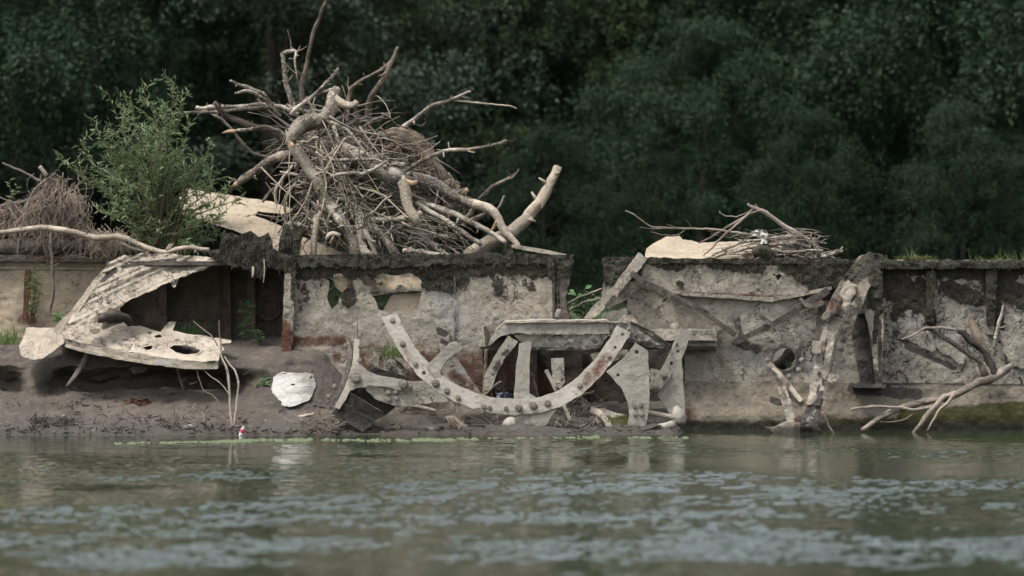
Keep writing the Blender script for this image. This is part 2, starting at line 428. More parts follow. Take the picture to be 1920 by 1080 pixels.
M = {}
M['wall'] = wreck_mat('silted hull steel')
M['wallg'] = wreck_mat('silted grey hull steel', (0.36,0.325,0.27), (0.275,0.247,0.205), greyf=0.4, crackf=1.0)
M['wheel'] = wreck_mat('silted wheel iron', rusty=0.05, c1=(0.335,0.308,0.265), c2=(0.265,0.243,0.205), greyf=0.35, crackf=0.25, bstr=0.45, pitf=0.55)
M['pale'] = wreck_mat('sunbleached silt plate', (0.41,0.355,0.28), (0.325,0.28,0.22), greyf=0.15, crackf=0.9, bstr=0.6, pitf=0.65)
M['deck'] = wreck_mat('tan silted deck plate', (0.36,0.30,0.215), (0.29,0.24,0.175), greyf=0.25, crackf=0.4, bstr=0.35)
M['dark'] = wreck_mat('old dark steel', (0.13,0.11,0.095), (0.075,0.065,0.06), grey=(0.2,0.18,0.16), greyf=0.4, rusty=0.12)
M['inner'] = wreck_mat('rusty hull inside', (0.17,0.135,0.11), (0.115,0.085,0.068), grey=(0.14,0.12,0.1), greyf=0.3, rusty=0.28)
M['beam'] = wreck_mat('bent frame steel', (0.20,0.165,0.13), (0.10,0.085,0.07), greyf=0.5, crackf=0.8, rusty=0.12)
M['bilge'] = wreck_mat('river stained lower hull', (0.235,0.205,0.158), (0.165,0.14,0.108), greyf=0.35, crackf=0.3, pitf=0.6)
M['cavity_shade'] = wreck_mat('rusty steel painted with shade', (0.075,0.058,0.048), (0.05,0.038,0.032), grey=(0.08,0.07,0.06), greyf=0.3, rusty=0.2)  # darker copy of the inside steel, recess shade put into its colour
M['bolt'] = wreck_mat('dirty bolt iron', (0.24,0.21,0.17), (0.15,0.13,0.105), greyf=0.4, crackf=0.2, bstr=0.5)
M['moss'] = plain_mat('dried moss', (0.062,0.057,0.043), 0.95, 0.7, 30, 0.6, 0.1)
M['weed'] = plain_mat('slimy moss', (0.09,0.10,0.03), 0.8, 0.6, 30, 0.6, 0.2)
M['bark'] = wood_mat('grey driftwood bark', (0.33,0.29,0.24), (0.20,0.17,0.135), bark=0.85, pale=(0.42,0.37,0.30))
M['brownbark'] = wood_mat('brown driftwood', (0.20,0.155,0.12), (0.12,0.095,0.075), bark=0.7)
M['twig'] = wood_mat('dry twig', (0.29,0.245,0.20), (0.17,0.14,0.115), bark=0.3)
M['palewood'] = wood_mat('bleached bare wood', (0.46,0.39,0.30), (0.33,0.28,0.215), bark=0.35)
M['root'] = wood_mat('reddish root wood', (0.25,0.18,0.125), (0.11,0.085,0.068), bark=0.7, scale=0.7)
M['rootmat'] = wood_mat('dead fibrous roots', (0.26,0.21,0.165), (0.15,0.12,0.095), bark=0.2)
M['plank'] = wood_mat('wet dark plank', (0.075,0.068,0.06), (0.035,0.032,0.03), bark=0.5)
M['fresh'] = plain_mat('fresh torn wood', (0.36,0.245,0.15), 0.8, 0.4, 40)
M['willow'] = leaf_mat('willow leaf', (0.12,0.175,0.070), (0.185,0.235,0.12), 0.42, 0.25, 0.45, 6)
M['stem'] = wood_mat('green brown stem', (0.12,0.10,0.06), (0.08,0.07,0.04), bark=0.2)
M['grass'] = leaf_mat('grass blade', (0.09,0.14,0.04), (0.13,0.18,0.06), 0.5, 0.3, 0.3, 6)
M['herb'] = leaf_mat('weed leaf', (0.06,0.13,0.04), (0.09,0.17,0.06), 0.5, 0.3, 0.3, 6)
M['white'] = plain_mat('weathered white plastic', (0.44,0.42,0.38), 0.6, 0.25, 9, 0.25, 0.4)
def sheet_mat():
    m, t, b = mat_new('stained white sheet'); n = NT(t)
    mp = t.nodes.new('ShaderNodeMapping'); mp.inputs['Scale'].default_value = (0.8, 1.0, 1.5); t.links.new(n.pos, mp.inputs['Vector'])
    n1 = n.noise(4.5, 5, 0.6, mp.outputs[0]); n2 = n.noise(26, 5, 0.65); n3 = n.noise(14, 3, 0.5, mp.outputs[0])
    col = n.mix(n.ramp(n1, 0.42, 0.62), (0.36,0.35,0.33), (0.28,0.255,0.22)); col = n.mix(n.math('MULTIPLY', n.ramp(n2, 0.58, 0.68), 0.7), col, (0.20,0.15,0.11))
    n.put(b, 'Base Color', col); n.put(b, 'Roughness', 0.6); n.put(b, 'Specular IOR Level', 0.25); n.put(b, 'Normal', n.bump(n.math('ADD', n3, n.math('MULTIPLY', n2, .25)), 0.5, 0.05)); return m
M['stained'] = sheet_mat()
M['pebble'] = plain_mat('pebble', (0.22,0.19,0.17), 0.8, 0.5, 25)

# ------------------------------------------------------------------ river
def river():
    m, t, b = mat_new('river water'); n = NT(t)
    sc = t.nodes.new('ShaderNodeMapping'); sc.inputs['Scale'].default_value = (1.0, 0.8, 1.0); t.links.new(n.pos, sc.inputs['Vector'])
    n1 = n.noise(16, 3, 0.5, sc.outputs[0]); n2 = n.noise(0.35, 3, 0.5)
    n.put(b, 'Base Color', (0.022, 0.030, 0.016)); n.put(b, 'Roughness', 0.025); n.put(b, 'IOR', 1.33)
    n.put(b, 'Normal', n.bump(n.math('MULTIPLY', n1, n.ramp(n2, 0.35, 0.65, 0.25, 1.0)), 0.18, 0.010))
    nu = 620; y = np.concatenate([np.arange(-19, -10, 0.030), np.arange(-10, 2.9, 0.024)])
    U, Y = np.meshgrid(np.linspace(-1, 1, nu+1), y); HW = 7.4*(Y+CAM_D)/CAM_D+0.3; X = U*HW; H = np.zeros(X.shape); r = np.random.default_rng(3)
    N = 56
    for i in range(N):
        L = 0.07*(0.42/0.07)**(r.random()**1.7); k = 2*math.pi/L; a = r.normal(0, 0.7)+R(10)
        H += (1/k)*np.sin(k*(math.sin(a)*X+math.cos(a)*Y)+r.uniform(0, 6.28))
    H *= WAVE*math.sqrt(2/N)
    patch = fbm(X*0.15+3, Y*0.40+(X*0.06), 21, 4)
    amp = np.clip(0.72+3.2*patch, 0.20, 2.3)
    amp *= 0.55+1.1*np.clip(fbm(X*1.1, Y*0.9, 77, 3)+0.25, 0, 1.2)
    amp *= np.interp(Y, [-19, -9, -3.2, -0.8, 2.9], [1.05, 1.0, 0.9, 0.5, 0.22])
    amp *= np.clip((1-np.abs(U))/0.06, 0, 1)*np.clip((Y+19)/0.5, 0, 1)
    Z = H*amp
    V = np.stack([X.ravel(), Y.ravel(), Z.ravel()], 1); ny, nx = X.shape
    j, i = np.meshgrid(np.arange(ny-1), np.arange(nx-1), indexing='ij'); a = (j*nx+i).ravel()
    F = np.stack([a, a+1, a+nx+1, a+nx], 1)
    y0, y1 = y[0], y[-1]; h0, h1 = HW[0,0], HW[-1,0]; q = len(V); ext = []; FF = []
    for qd in (((-90,y0),(-h0,y0),(-h1,y1),(-90,y1)), ((h0,y0),(90,y0),(90,y1),(h1,y1)), ((-90,-90),(90,-90),(90,y0),(-90,y0)), ((-90,y1),(90,y1),(90,3.4),(-90,3.4))):
        FF.append([q+len(ext)+z for z in range(4)]); ext += [(a_, b_, 0) for a_, b_ in qd]
    o = mesh_np('river', np.concatenate([V, np.array(ext)]), np.concatenate([F, np.array(FF)]), m, base=(0,0,0))
    o['kind'] = 'structure'; o['label'] = 'rippled grey green river'
WAVE = 0.078
river()

# ------------------------------------------------------------------ mud bank and the land behind
def mud_mat():
    m, t, b = mat_new('river mud'); n = NT(t); z = n.sep()[2]
    n1 = n.noise(1.2, 5); n2 = n.noise(9, 6, 0.6); n3 = n.noise(60, 4, 0.6)
    col = n.mix(n.ramp(n1, 0.35, 0.65), (0.098,0.082,0.068), (0.062,0.052,0.043))
    col = n.mix(n.math('MULTIPLY', n.ramp(n2, 0.5, 0.72), 0.6), col, (0.135,0.115,0.096))
    col = n.mix(n.math('MULTIPLY', n.ramp(n3, 0.58, 0.75), 0.6), col, (0.05,0.042,0.038))
    wet = n.ramp(n.math('ADD', z, n.math('MULTIPLY_ADD', n1, 0.3, -0.15)), 0.0, 0.24, 1.0, 0.0)
    col = n.mix(n.math('MULTIPLY', wet, 0.75), col, (0.042,0.036,0.031))
    n.put(b, 'Base Color', col); n.put(b, 'Roughness', n.ramp(wet, 0, 1, 0.92, 0.45)); n.put(b, 'Specular IOR Level', 0.3)
    n.put(b, 'Normal', n.bump(n.math('ADD', n2, n.math('MULTIPLY', n3, 0.35)), 0.9, 0.05)); return m
M['mud'] = mud_mat()
PROF_L = [(-1.2,-0.5),(0.10,-0.03),(0.35,0.05),(0.7,0.17),(1.05,0.30),(1.40,0.45),(1.78,0.50),(1.86,0.60),(1.62,0.70),(1.42,0.77),(1.5,0.86),(1.75,0.98),(2.2,1.05),(3.2,1.08),(5,1.15),(9,1.2),(14,1.2)]
PROF_N = [(-1.2,-0.5),(0.10,-0.03),(0.35,0.05),(0.6,0.14),(0.8,0.22),(1.0,0.31),(1.15,0.42),(1.25,0.53),(1.35,0.65),(1.45,0.76),(1.55,0.86),(1.75,0.98),(2.2,1.05),(3.2,1.08),(5,1.15),(9,1.2),(14,1.2)]
PROF_M = [(-1.2,-0.5),(0.20,-0.02),(0.4,0.02),(0.6,0.05),(0.8,0.08),(1.0,0.10),(1.15,0.12),(1.3,0.14),(1.5,0.16),(1.7,0.18),(1.9,0.19),(2.2,0.2),(2.7,0.22),(3.3,0.3),(5,1.1),(9,1.2),(14,1.2)]
PROF_R = [(-1.2,-0.6),(0.2,-0.5),(0.4,-0.5),(0.6,-0.5),(0.8,-0.5),(1.0,-0.5),(1.15,-0.5),(1.3,-0.5),(1.5,-0.5),(1.7,-0.5),(1.9,-0.4),(2.2,-0.3),(2.7,0.0),(3.3,0.4),(5,1.1),(9,1.2),(14,1.2)]
def mud_bank():
    SUB = 6; n = (len(PROF_L)-1)*SUB+1
    def dens(pr):
        p = np.array(pr); t = np.arange(len(p)); u = np.linspace(0, len(p)-1, n)
        return np.stack([np.interp(u, t, p[:,0]), np.interp(u, t, p[:,1])], 1)
    L, N, Mm, Rr = dens(PROF_L), dens(PROF_N), dens(PROF_M), dens(PROF_R)
    xs = np.concatenate([np.arange(-16, -6.6, 0.2), np.arange(-6.6, 3.2, 0.03), np.arange(3.2, 16.1, 0.2)])
    px = 960+xs*PXM/1.03
    def sm(a, b, v): t = np.clip((v-a)/(b-a), 0, 1); return t*t*(3-2*t)
    wob = fbm(xs*0.8, xs*0+2, 5, 3)*40
    wl = (sm(-40, 0, px+wob)*0+sm(60, 130, px+wob))*(1-sm(400, 500, px+wob))
    wl = np.maximum(wl, 0.8*(1-sm(20, 70, px+wob)))
    wm = sm(575, 720, px); wr = sm(1260, 1330, px)
    G = N[None]*(1-wl)[:,None,None]+L[None]*wl[:,None,None]
    G = G*(1-wm)[:,None,None]+Mm[None]*wm[:,None,None]
    G = G*(1-wr)[:,None,None]+Rr[None]*wr[:,None,None]
    X = np.repeat(xs[:,None], n, 1); Y = G[:,:,0].copy(); Z = G[:,:,1].copy()
    d = fbm(X*1.6, Y*2.2, 31, 6); d2 = fbm(X*7, Y*9, 33, 4)
    f = np.clip((Y-0.1)*2.5, 0.12, 1)
    d3 = fbm(X*18, Y*24, 35, 3); cl = np.clip(fbm(X*3.3, Y*4.4, 41, 5)*3.0, 0, 1)
    Z += (d*0.085+d2*0.03+d3*0.010+cl*0.03)*f; Y += fbm(X*1.3, Z*5, 37, 5)*0.13*np.clip((Y-0.3), 0, 1)
    V = np.stack([X.ravel(), Y.ravel(), Z.ravel()], 1); nx = len(xs)
    i, j = np.meshgrid(np.arange(nx-1), np.arange(n-1), indexing='ij'); a = (i*n+j).ravel()
    F = np.stack([a, a+n, a+n+1, a+1], 1)
    o = mesh_np('mud_bank', V, F, M['mud'], base=(0,0,0)); o['kind'] = 'structure'; o['label'] = 'dark wet mud bank with an undercut ledge'
mud_bank()

def land():
    m, t, b = mat_new('forest floor'); n = NT(t)
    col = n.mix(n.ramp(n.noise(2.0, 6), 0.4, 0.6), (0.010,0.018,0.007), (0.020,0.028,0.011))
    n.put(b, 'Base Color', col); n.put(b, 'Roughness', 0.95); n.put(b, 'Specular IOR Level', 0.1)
    n.put(b, 'Normal', n.bump(n.noise(8, 6, 0.7), 1.0, 0.2))
    x = np.linspace(-150, 150, 121); y = np.concatenate([np.linspace(8, 50, 43), np.linspace(54, 220, 30)])
    X, Y = np.meshgrid(x, y)
    Z = np.interp(Y, [8, 13.9, 38, 54, 72, 220], [0.9, 1.19, 1.3, 2.2, 12, 16])+fbm(X*0.2, Y*0.2, 3, 4)*np.interp(Y, [8, 14, 70], [0, 0.2, 1.6])  # far rise is added, unseen, to block sky between the trees
    ny, nx = X.shape; j, i = np.meshgrid(np.arange(ny-1), np.arange(nx-1), indexing='ij'); a = (j*nx+i).ravel()
    o = mesh_np('ground', np.stack([X.ravel(), Y.ravel(), Z.ravel()], 1), np.stack([a, a+1, a+nx+1, a+nx], 1), m, base=(0,0,0))
    o['kind'] = 'structure'; o['label'] = 'overgrown land with an added rise blocking sky behind the wood'
land()

# ------------------------------------------------------------------ trees
def leaf_cloud(P0, D, Nn, Lg, Wd):
    D = D/np.linalg.norm(D, axis=1, keepdims=True); S = np.cross(D, Nn); S /= np.linalg.norm(S, axis=1, keepdims=True)+1e-9
    a = P0; c = P0+D*Lg[:,None]; m = P0+D*(Lg*0.45)[:,None]
    V = np.stack([a, m+S*Wd[:,None]/2, c, m-S*Wd[:,None]/2], 1).reshape(-1, 3)
    F = np.arange(len(V)).reshape(-1, 4); return V, F
def crown(seed, H, Rad, nb, weep, leafL, leafW, low=0.12):
    """boughs of hanging sprigs: returns leaf quads and bough anchor points (local)"""
    r = np.random.default_rng(seed); PP = []; DD = []; anchors = []
    for b_ in range(nb):
        u = r.random(); z = low*H+(1-low)*H*u
        prof = math.sin(math.pi*min(1, (0.16+0.84*u))**0.85)**0.6*(1.0 if u < 0.75 else 1.0-(u-0.75)*1.6)
        rr = Rad*max(prof, 0.2)*r.uniform(0.45, 1.05); th = r.uniform(0, 2*math.pi)
        c = np.array([rr*math.cos(th), rr*math.sin(th), z]); out = np.array([math.cos(th), math.sin(th), 0.25]); anchors.append(c)
        cs = r.uniform(0.45, 1.25)*Rad/4.5
        ns = int(r.integers(24, 36))
        for s_ in range(ns):
            d = r.normal(size=3); d /= np.linalg.norm(d); d[2] = d[2]*0.9+0.15; d = d*0.9+out*0.4
            st = c+d*cs*np.array([1.0, 1.0, 0.95])*r.uniform(0.35, 1.0); Ls = r.uniform(0.35, 0.95)*(0.5+weep*0.8)
            nl = int(Ls*26)+5; t = np.linspace(0, 1, nl)
            hang = np.array([d[0]*0.5, d[1]*0.5, 0.15]); fall = np.array([0.0, 0, -1.0])
            line = st+hang*Ls*(t*(1-weep*0.5*t))[:,None]+fall*(Ls*weep*t**1.6)[:,None]
            line = line+r.normal(0, 0.055+0.05*(1-weep), (nl, 3))
            dv = hang*(1-t)[:,None]+fall*(weep*t+0.15)[:,None]+r.normal(0, 0.55, (nl, 3))
            PP.append(line); DD.append(dv)
    PP = np.concatenate(PP); DD = np.concatenate(DD); n = len(PP)
    Nn = r.normal(0, 0.7, (n, 3))+np.array([0, -0.35, 0.9])
    V, F = leaf_cloud(PP, DD, Nn, leafL*r.uniform(0.7, 1.3, n), leafW*r.uniform(0.7, 1.3, n))
    return V, F, anchors
LEAF = {
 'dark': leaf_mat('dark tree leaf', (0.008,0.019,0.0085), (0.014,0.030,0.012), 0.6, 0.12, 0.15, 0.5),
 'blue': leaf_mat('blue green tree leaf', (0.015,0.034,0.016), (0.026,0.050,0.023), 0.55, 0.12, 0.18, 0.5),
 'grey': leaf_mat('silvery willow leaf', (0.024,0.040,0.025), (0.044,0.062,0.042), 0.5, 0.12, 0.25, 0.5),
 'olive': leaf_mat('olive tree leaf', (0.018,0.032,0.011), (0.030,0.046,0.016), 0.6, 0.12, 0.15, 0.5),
}
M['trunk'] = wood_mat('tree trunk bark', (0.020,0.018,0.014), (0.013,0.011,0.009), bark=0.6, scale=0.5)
CROWNS = {}
def make_tree(name, label, kind, x, Y, H, Rad, seed, weep, rz=0.0, sc=1.0, low=0.1, leafL=0.115, leafW=0.040, nb=None, group='trees of the dark wood'):
    key = (seed, H, Rad, weep, low, leafL)
    if group != 'shrubs before the wood': Y += 7.0; x *= 1.11; sc *= 1.1
    zb = float(np.interp(Y, [8, 13.9, 38, 54], [0.9, 1.19, 1.3, 2.2]))-0.25
    t = thing(name, label, 'tree', (x, Y, zb), group)
    if key not in CROWNS:
        V, F, anc = crown(seed, H, Rad, nb or int(Rad*Rad*9), weep, leafL, leafW, low)
        c = mesh_np('crown', V+np.array(OFF[t.name]), F, LEAF[kind], t, smooth=False)
        mb = MB(); r = random.Random(seed); o = OFF[t.name]
        top = Vector((r.uniform(-.4,.4), r.uniform(-.4,.4), H*0.85))
        mb.tube([o, o+top*0.3+Vector((.15,0,0)), o+top*0.65, o+top], [0.2*Rad/4, 0.15*Rad/4, 0.08*Rad/4, 0.02], 8, wob=0.1, rough=0.15)
        for a in anc[::9]:
            a = Vector(a); z0 = max(0.12*H, min(a.z*0.72, 0.75*H)); s = top*(z0/top.z)
            mb.tube([o+s, o+s.lerp(a, 0.5)+Vector((0,0,0.25)), o+a], [0.03, 0.02, 0.008], 5, wob=0.08)
        k = mb.build('trunk', M['trunk'], t)
        CROWNS[key] = (c.data, k.data)
    else:
        cd, kd = CROWNS[key]
        for nm, me in (('crown', cd), ('trunk', kd)):
            q = _mk(nm, me, t, None)
            if nm == 'crown':
                q.material_slots[0].link = 'OBJECT'; q.material_slots[0].material = LEAF[kind]
    t.rotation_euler.z = rz; t.scale = (sc, sc, sc*(0.78 if group != 'shrubs before the wood' else 1.0))
    return t
# front row as the photo shows it, from left to right, and the wall of trees behind
A = dict(H=12.5, Rad=4.4, seed=11, weep=0.95, low=0.34)
B = dict(H=11.0, Rad=4.2, seed=12, weep=0.7, low=0.0)
C_ = dict(H=12.0, Rad=4.4, seed=13, weep=0.7, low=0.05)
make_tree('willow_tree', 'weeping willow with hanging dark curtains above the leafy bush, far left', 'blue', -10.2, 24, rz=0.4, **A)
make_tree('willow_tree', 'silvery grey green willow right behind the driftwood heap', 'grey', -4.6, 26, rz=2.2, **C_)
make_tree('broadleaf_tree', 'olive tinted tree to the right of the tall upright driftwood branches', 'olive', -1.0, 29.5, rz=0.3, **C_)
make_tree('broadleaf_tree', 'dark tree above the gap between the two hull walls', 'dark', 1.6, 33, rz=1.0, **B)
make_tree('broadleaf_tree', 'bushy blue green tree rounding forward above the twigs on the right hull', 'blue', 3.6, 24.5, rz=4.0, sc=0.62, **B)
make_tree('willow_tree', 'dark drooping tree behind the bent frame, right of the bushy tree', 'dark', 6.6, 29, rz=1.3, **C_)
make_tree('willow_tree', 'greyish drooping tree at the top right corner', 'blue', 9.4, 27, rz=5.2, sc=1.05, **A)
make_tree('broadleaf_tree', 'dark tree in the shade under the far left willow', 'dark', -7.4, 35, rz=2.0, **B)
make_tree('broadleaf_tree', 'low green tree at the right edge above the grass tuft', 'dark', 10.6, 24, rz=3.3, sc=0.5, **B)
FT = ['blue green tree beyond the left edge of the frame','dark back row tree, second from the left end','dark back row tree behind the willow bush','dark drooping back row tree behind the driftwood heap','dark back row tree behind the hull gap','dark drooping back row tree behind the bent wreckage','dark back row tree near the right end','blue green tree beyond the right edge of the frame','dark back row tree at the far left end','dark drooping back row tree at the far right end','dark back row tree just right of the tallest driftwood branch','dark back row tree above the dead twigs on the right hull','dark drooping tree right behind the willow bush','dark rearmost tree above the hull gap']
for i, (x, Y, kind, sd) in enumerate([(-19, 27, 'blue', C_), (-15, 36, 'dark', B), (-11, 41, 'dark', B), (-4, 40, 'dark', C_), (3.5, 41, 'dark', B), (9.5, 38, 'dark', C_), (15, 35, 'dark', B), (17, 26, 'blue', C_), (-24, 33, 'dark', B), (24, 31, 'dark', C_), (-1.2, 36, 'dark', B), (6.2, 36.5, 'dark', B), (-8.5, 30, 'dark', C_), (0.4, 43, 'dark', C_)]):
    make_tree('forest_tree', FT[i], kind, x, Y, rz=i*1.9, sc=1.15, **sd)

for i, (x, Y, kind, s_, lb) in enumerate([(-2.2,22,'dark',.30,'low shrub behind the right foot of the driftwood heap'),(0.6,21,'dark',.30,'low shrub seen over the gap between the hull walls'),(2.6,20.5,'dark',.26,'low shrub behind the left end of the right hull'),(5.4,21.5,'dark',.33,'low shrub behind the dead twigs on the right hull'),(8.0,21,'dark',.34,'low shrub behind the bent frame'),(12.0,21,'olive',.32,'low olive shrub at the far right edge')]):
    make_tree('forest_shrub', lb, kind, x, Y, rz=i*1.3+.5, sc=s_, group='shrubs before the wood', **B)

# ------------------------------------------------------------------ the wreck: hull walls
YW = 1.8     # depth of the long hull wall
def bolt_mesh(name, r, h, hexed=True):
    mb = MB(); n = 6 if hexed else 10
    def ring(rr, y): 
        i = mb.n(); k = n
        for q in range(k):
            a = 2*math.pi*q/k+0.2; mb.V.append((rr*math.cos(a), y, rr*math.sin(a)))
        return i
    a = ring(r*1.45, 0.0); b_ = ring(r*1.45, -h*0.25); c = ring(r, -h*0.26); d = ring(r, -h*0.85); e = ring(r*0.72, -h)
    for p, q in ((a,b_),(b_,c),(c,d),(d,e)):
        for k in range(n): mb.F.append((p+k, p+(k+1)%n, q+(k+1)%n, q+k))
    t = mb.n(); mb.V.append((0,-h,0))
    for k in range(n): mb.T.append((e+k, e+(k+1)%n, t))
    me = bpy.data.meshes.new(name); me.from_pydata(mb.V, [], mb.F+mb.T); me.update(); return me
BOLT = {}
def bolt(px, py, Y, parent, r=5.0, mat='bolt', name='bolt', hexed=True, h=None):
    key = (round(r,1), mat, hexed)
    if key not in BOLT:
        BOLT[key] = bolt_mesh('bolt', r*0.82/PXM, (h or r*0.75)/PXM, hexed); BOLT[key].materials.append(M[mat])
    o = bpy.data.objects.new(name, BOLT[key]); COL.objects.link(o); o.parent = parent
    o.location = P(px, py, Y)-OFF[parent.name]; o.rotation_euler = (random.uniform(-.12,.12), random.uniform(0,1), random.uniform(-.12,.12))
    OFF[o.name] = OFF[parent.name]; return o
def bar(pts, Y, w, th, mat, parent, name, seed=0, amp=0.6, masks=None, relief=0.006, step=2.0):
    """flat bar following a polyline (layout units), width w, at depth Y (number or per point)"""
    pts = np.array(pts, float); n = len(pts); ws = np.interp(np.arange(n), np.linspace(0, n-1, len(w)), w) if isinstance(w, (list, tuple)) else np.full(n, w)
    t = np.gradient(pts, axis=0); t /= np.linalg.norm(t, axis=1, keepdims=True); nr = np.stack([-t[:,1], t[:,0]], 1)
    L = pts+nr*ws[:,None]/2; Rr = pts-nr*ws[:,None]/2
    poly = [tuple(p) for p in L]+[tuple(p) for p in Rr[::-1]]
    if isinstance(Y, (list, tuple)):
        ys = np.interp(np.arange(n), np.linspace(0, n-1, len(Y)), Y)
        s = np.concatenate([[0], np.cumsum(np.linalg.norm(np.diff(pts, axis=0), axis=1))])
        def dep(X, Yp):
            best = np.full(X.shape, 1e9); out = np.zeros(X.shape)
            for i in range(n-1):
                d, qx, qy = seg_dist(X, Yp, *pts[i], *pts[i+1]); m = d < best; best[m] = d[m]
                f = np.hypot(qx-pts[i][0], qy-pts[i][1])/max(np.linalg.norm(pts[i+1]-pts[i]), 1e-6)
                out[m] = (ys[i]+(ys[i+1]-ys[i])*f)[m]
            return out
    else: dep = Y
    return sheet(name, poly, dep, mat, parent, thick=th, step=step, rough=amp, relief=relief, rscale=0.12, masks=masks, seed=seed, flake=0.003)

# --- middle wall ---------------------------------------------------
hm = thing('hull_wall', 'silt coated hull wall with torn holes and mossy rim below the driftwood heap', 'wreck', P(800, 800, YW))
mossM = caps((540,490,1075,490,20),(545,505,810,508,20),(690,520,800,530,14,.8),(800,500,860,520,22),(640,500,655,560,16,.9),(880,500,1000,495,22,.9),(930,520,935,545,14,.7),(1000,505,1030,500,18),(985,530,1000,540,10,.6),(1045,500,1070,520,24),(1050,560,1065,595,14,.8),
             (800,535,850,540,12,.7),(560,500,575,560,10,.6))
rustM = caps((530,640,640,640,12,.9),(640,660,900,680,26,.7),(800,690,1000,740,50,.85),(530,620,545,650,14,.8),(700,680,800,770,50,.75),(860,545,800,520,8,.4))
greyM = caps((820,540,850,600,26,.8),(860,600,1000,600,22,.55),(930,640,870,640,14,.7),(760,580,880,610,16,.5))
mk = dict(moss=mossM, rust=rustM, grey=greyM, dark=caps((905,690,1075,690,40,0.5),(560,530,565,600,6,.5)))
hl1 = [(616,516),(640,512),(652,520),(648,540),(636,552),(630,570),(622,580),(614,562),(618,545)]
hl2 = [(688,512),(700,518),(716,512),(740,517),(770,513),(790,528),(789,560),(782,578),(762,588),(744,582),(722,584),(706,578),(702,560),(695,545),(688,530)]
p1 = sheet('hull_plate', [(534,478),(853,477),(853,820),(534,820)], YW, M['wall'], hm, holes=[rough_poly(hl1,2.5,5,1), rough_poly(hl2,3,5,2)], step=3, rough=1.2, relief=0.018, rscale=0.03, masks=mk, seed=1)
p2 = sheet('hull_plate', [(850,477),(900,474),(960,476),(1076,478),(1072,500),(1068,530),(1061,555),(1064,575),(1071,598),(1066,612),(1060,655),(906,655),(906,820),(850,820)], YW-0.02, M['wall'], hm, step=3, rough=1.5, relief=0.018, rscale=0.03, masks=mk, seed=2)
rim = sheet('rim', [(548,478),(600,476),(700,479),(800,477),(900,474),(1000,477),(1076,479),(1076,494),(1000,496),(900,497),(780,499),(700,502),(600,500),(548,498)], YW-0.045, M['wall'], hm, thick=0.2, step=3, rough=4.5, relief=0.02, masks=dict(moss=caps((540,488,1080,488,30,1.2))), seed=3)
post = sheet('frame_post', [(532,486),(556,486),(552,560),(549,640),(545,660),(527,660),(530,600),(533,540)], YW-0.10, M['wall'], hm, thick=0.12, step=2.5, rough=1.2, relief=0.02, masks=dict(moss=caps((530,490,560,500,20),(552,510,550,560,6,.9)), rust=caps((530,620,545,660,22,1.1))), seed=4)
ang = sheet('frame_post', [(1027,482),(1040,482),(1041,540),(1040,600),(1026,602),(1029,540)], YW-0.09, M['wall'], hm, thick=0.05, step=2.5, rough=1.0, relief=0.01, masks=dict(moss=caps((1034,485,1034,520,8,.9)), dark=caps((1040,500,1040,600,5,.9))), seed=5)
sheet('frame_post', [(1042,484),(1074,484),(1070,520),(1060,556),(1064,580),(1070,600),(1044,602)], YW-0.05, M['dark'], hm, thick=0.02, step=2.5, rough=1.0, relief=0.02, masks=dict(moss=caps((1045,490,1070,505,20),(1044,500,1046,590,5,.9))), seed=6)
sheet('bracket', [(896,613),(912,612),(918,650),(897,651)], YW-0.10, M['wallg'], hm, thick=0.08, step=2, rough=0.5, masks=dict(dark=caps((910,615,914,650,4,.9))), seed=7)
sheet('bracket', [(817,612),(838,611),(845,655),(826,662)], YW-0.08, M['wallg'], hm, thick=0.04, step=2, rough=1, masks=dict(dark=caps((822,620,834,625,7,1),(830,640,840,645,6,.7))), seed=8)
sheet('lap_strip', [(852,520),(853.6,520),(854.2,640),(852.6,640)], YW-0.055, M['dark'], hm, thick=0.01, step=1.5, rough=0.8, seed=9)
moss_tufts([p1, p2, rim, post], M['moss'], hm, 1, 0.35, (0.012,0.032))
tag(sheet('steel_offcut', [(955,458),(1000,464),(1070,478),(1068,483),(1000,472),(955,463)], YW+0.1, M['pale'], None, thick=0.25, step=2, rough=0.5), 'thin pale steel strip lying along the mossy rim end below the white branch', 'steel strip')
sb = sheet('rim_stump', [(944,458),(958,455),(965,480),(968,500),(948,503),(943,480)], YW-0.05, M['wall'], hm, thick=0.12, step=2, rough=1.2, relief=0.02, masks=dict(moss=caps((955,455,955,500,20,1.2))), seed=10)

# recess under the ledge: rusty inner bulkhead, shade painted into its steel
hb = thing('inner_bulkhead', 'rusty bulkhead painted dark as the shadow under the projecting ledge', 'wreck', P(1095, 800, 2.9))
sheet('bulkhead_plate', [(800,630),(1310,630),(1310,840),(800,840)], 2.9, M['cavity_shade'], hb, step=5, relief=0.05, rscale=0.02, thick=0.03, seed=14, masks=dict(dark=caps((1000,650,1280,650,40,.8)), rust=caps((860,720,1000,740,60,.9))))
for xx in (1000, 1085, 1165): bar([(xx,640),(xx+4,820)], 2.75, 12, 0.12, M['cavity_shade'], hb, 'rib', seed=xx)

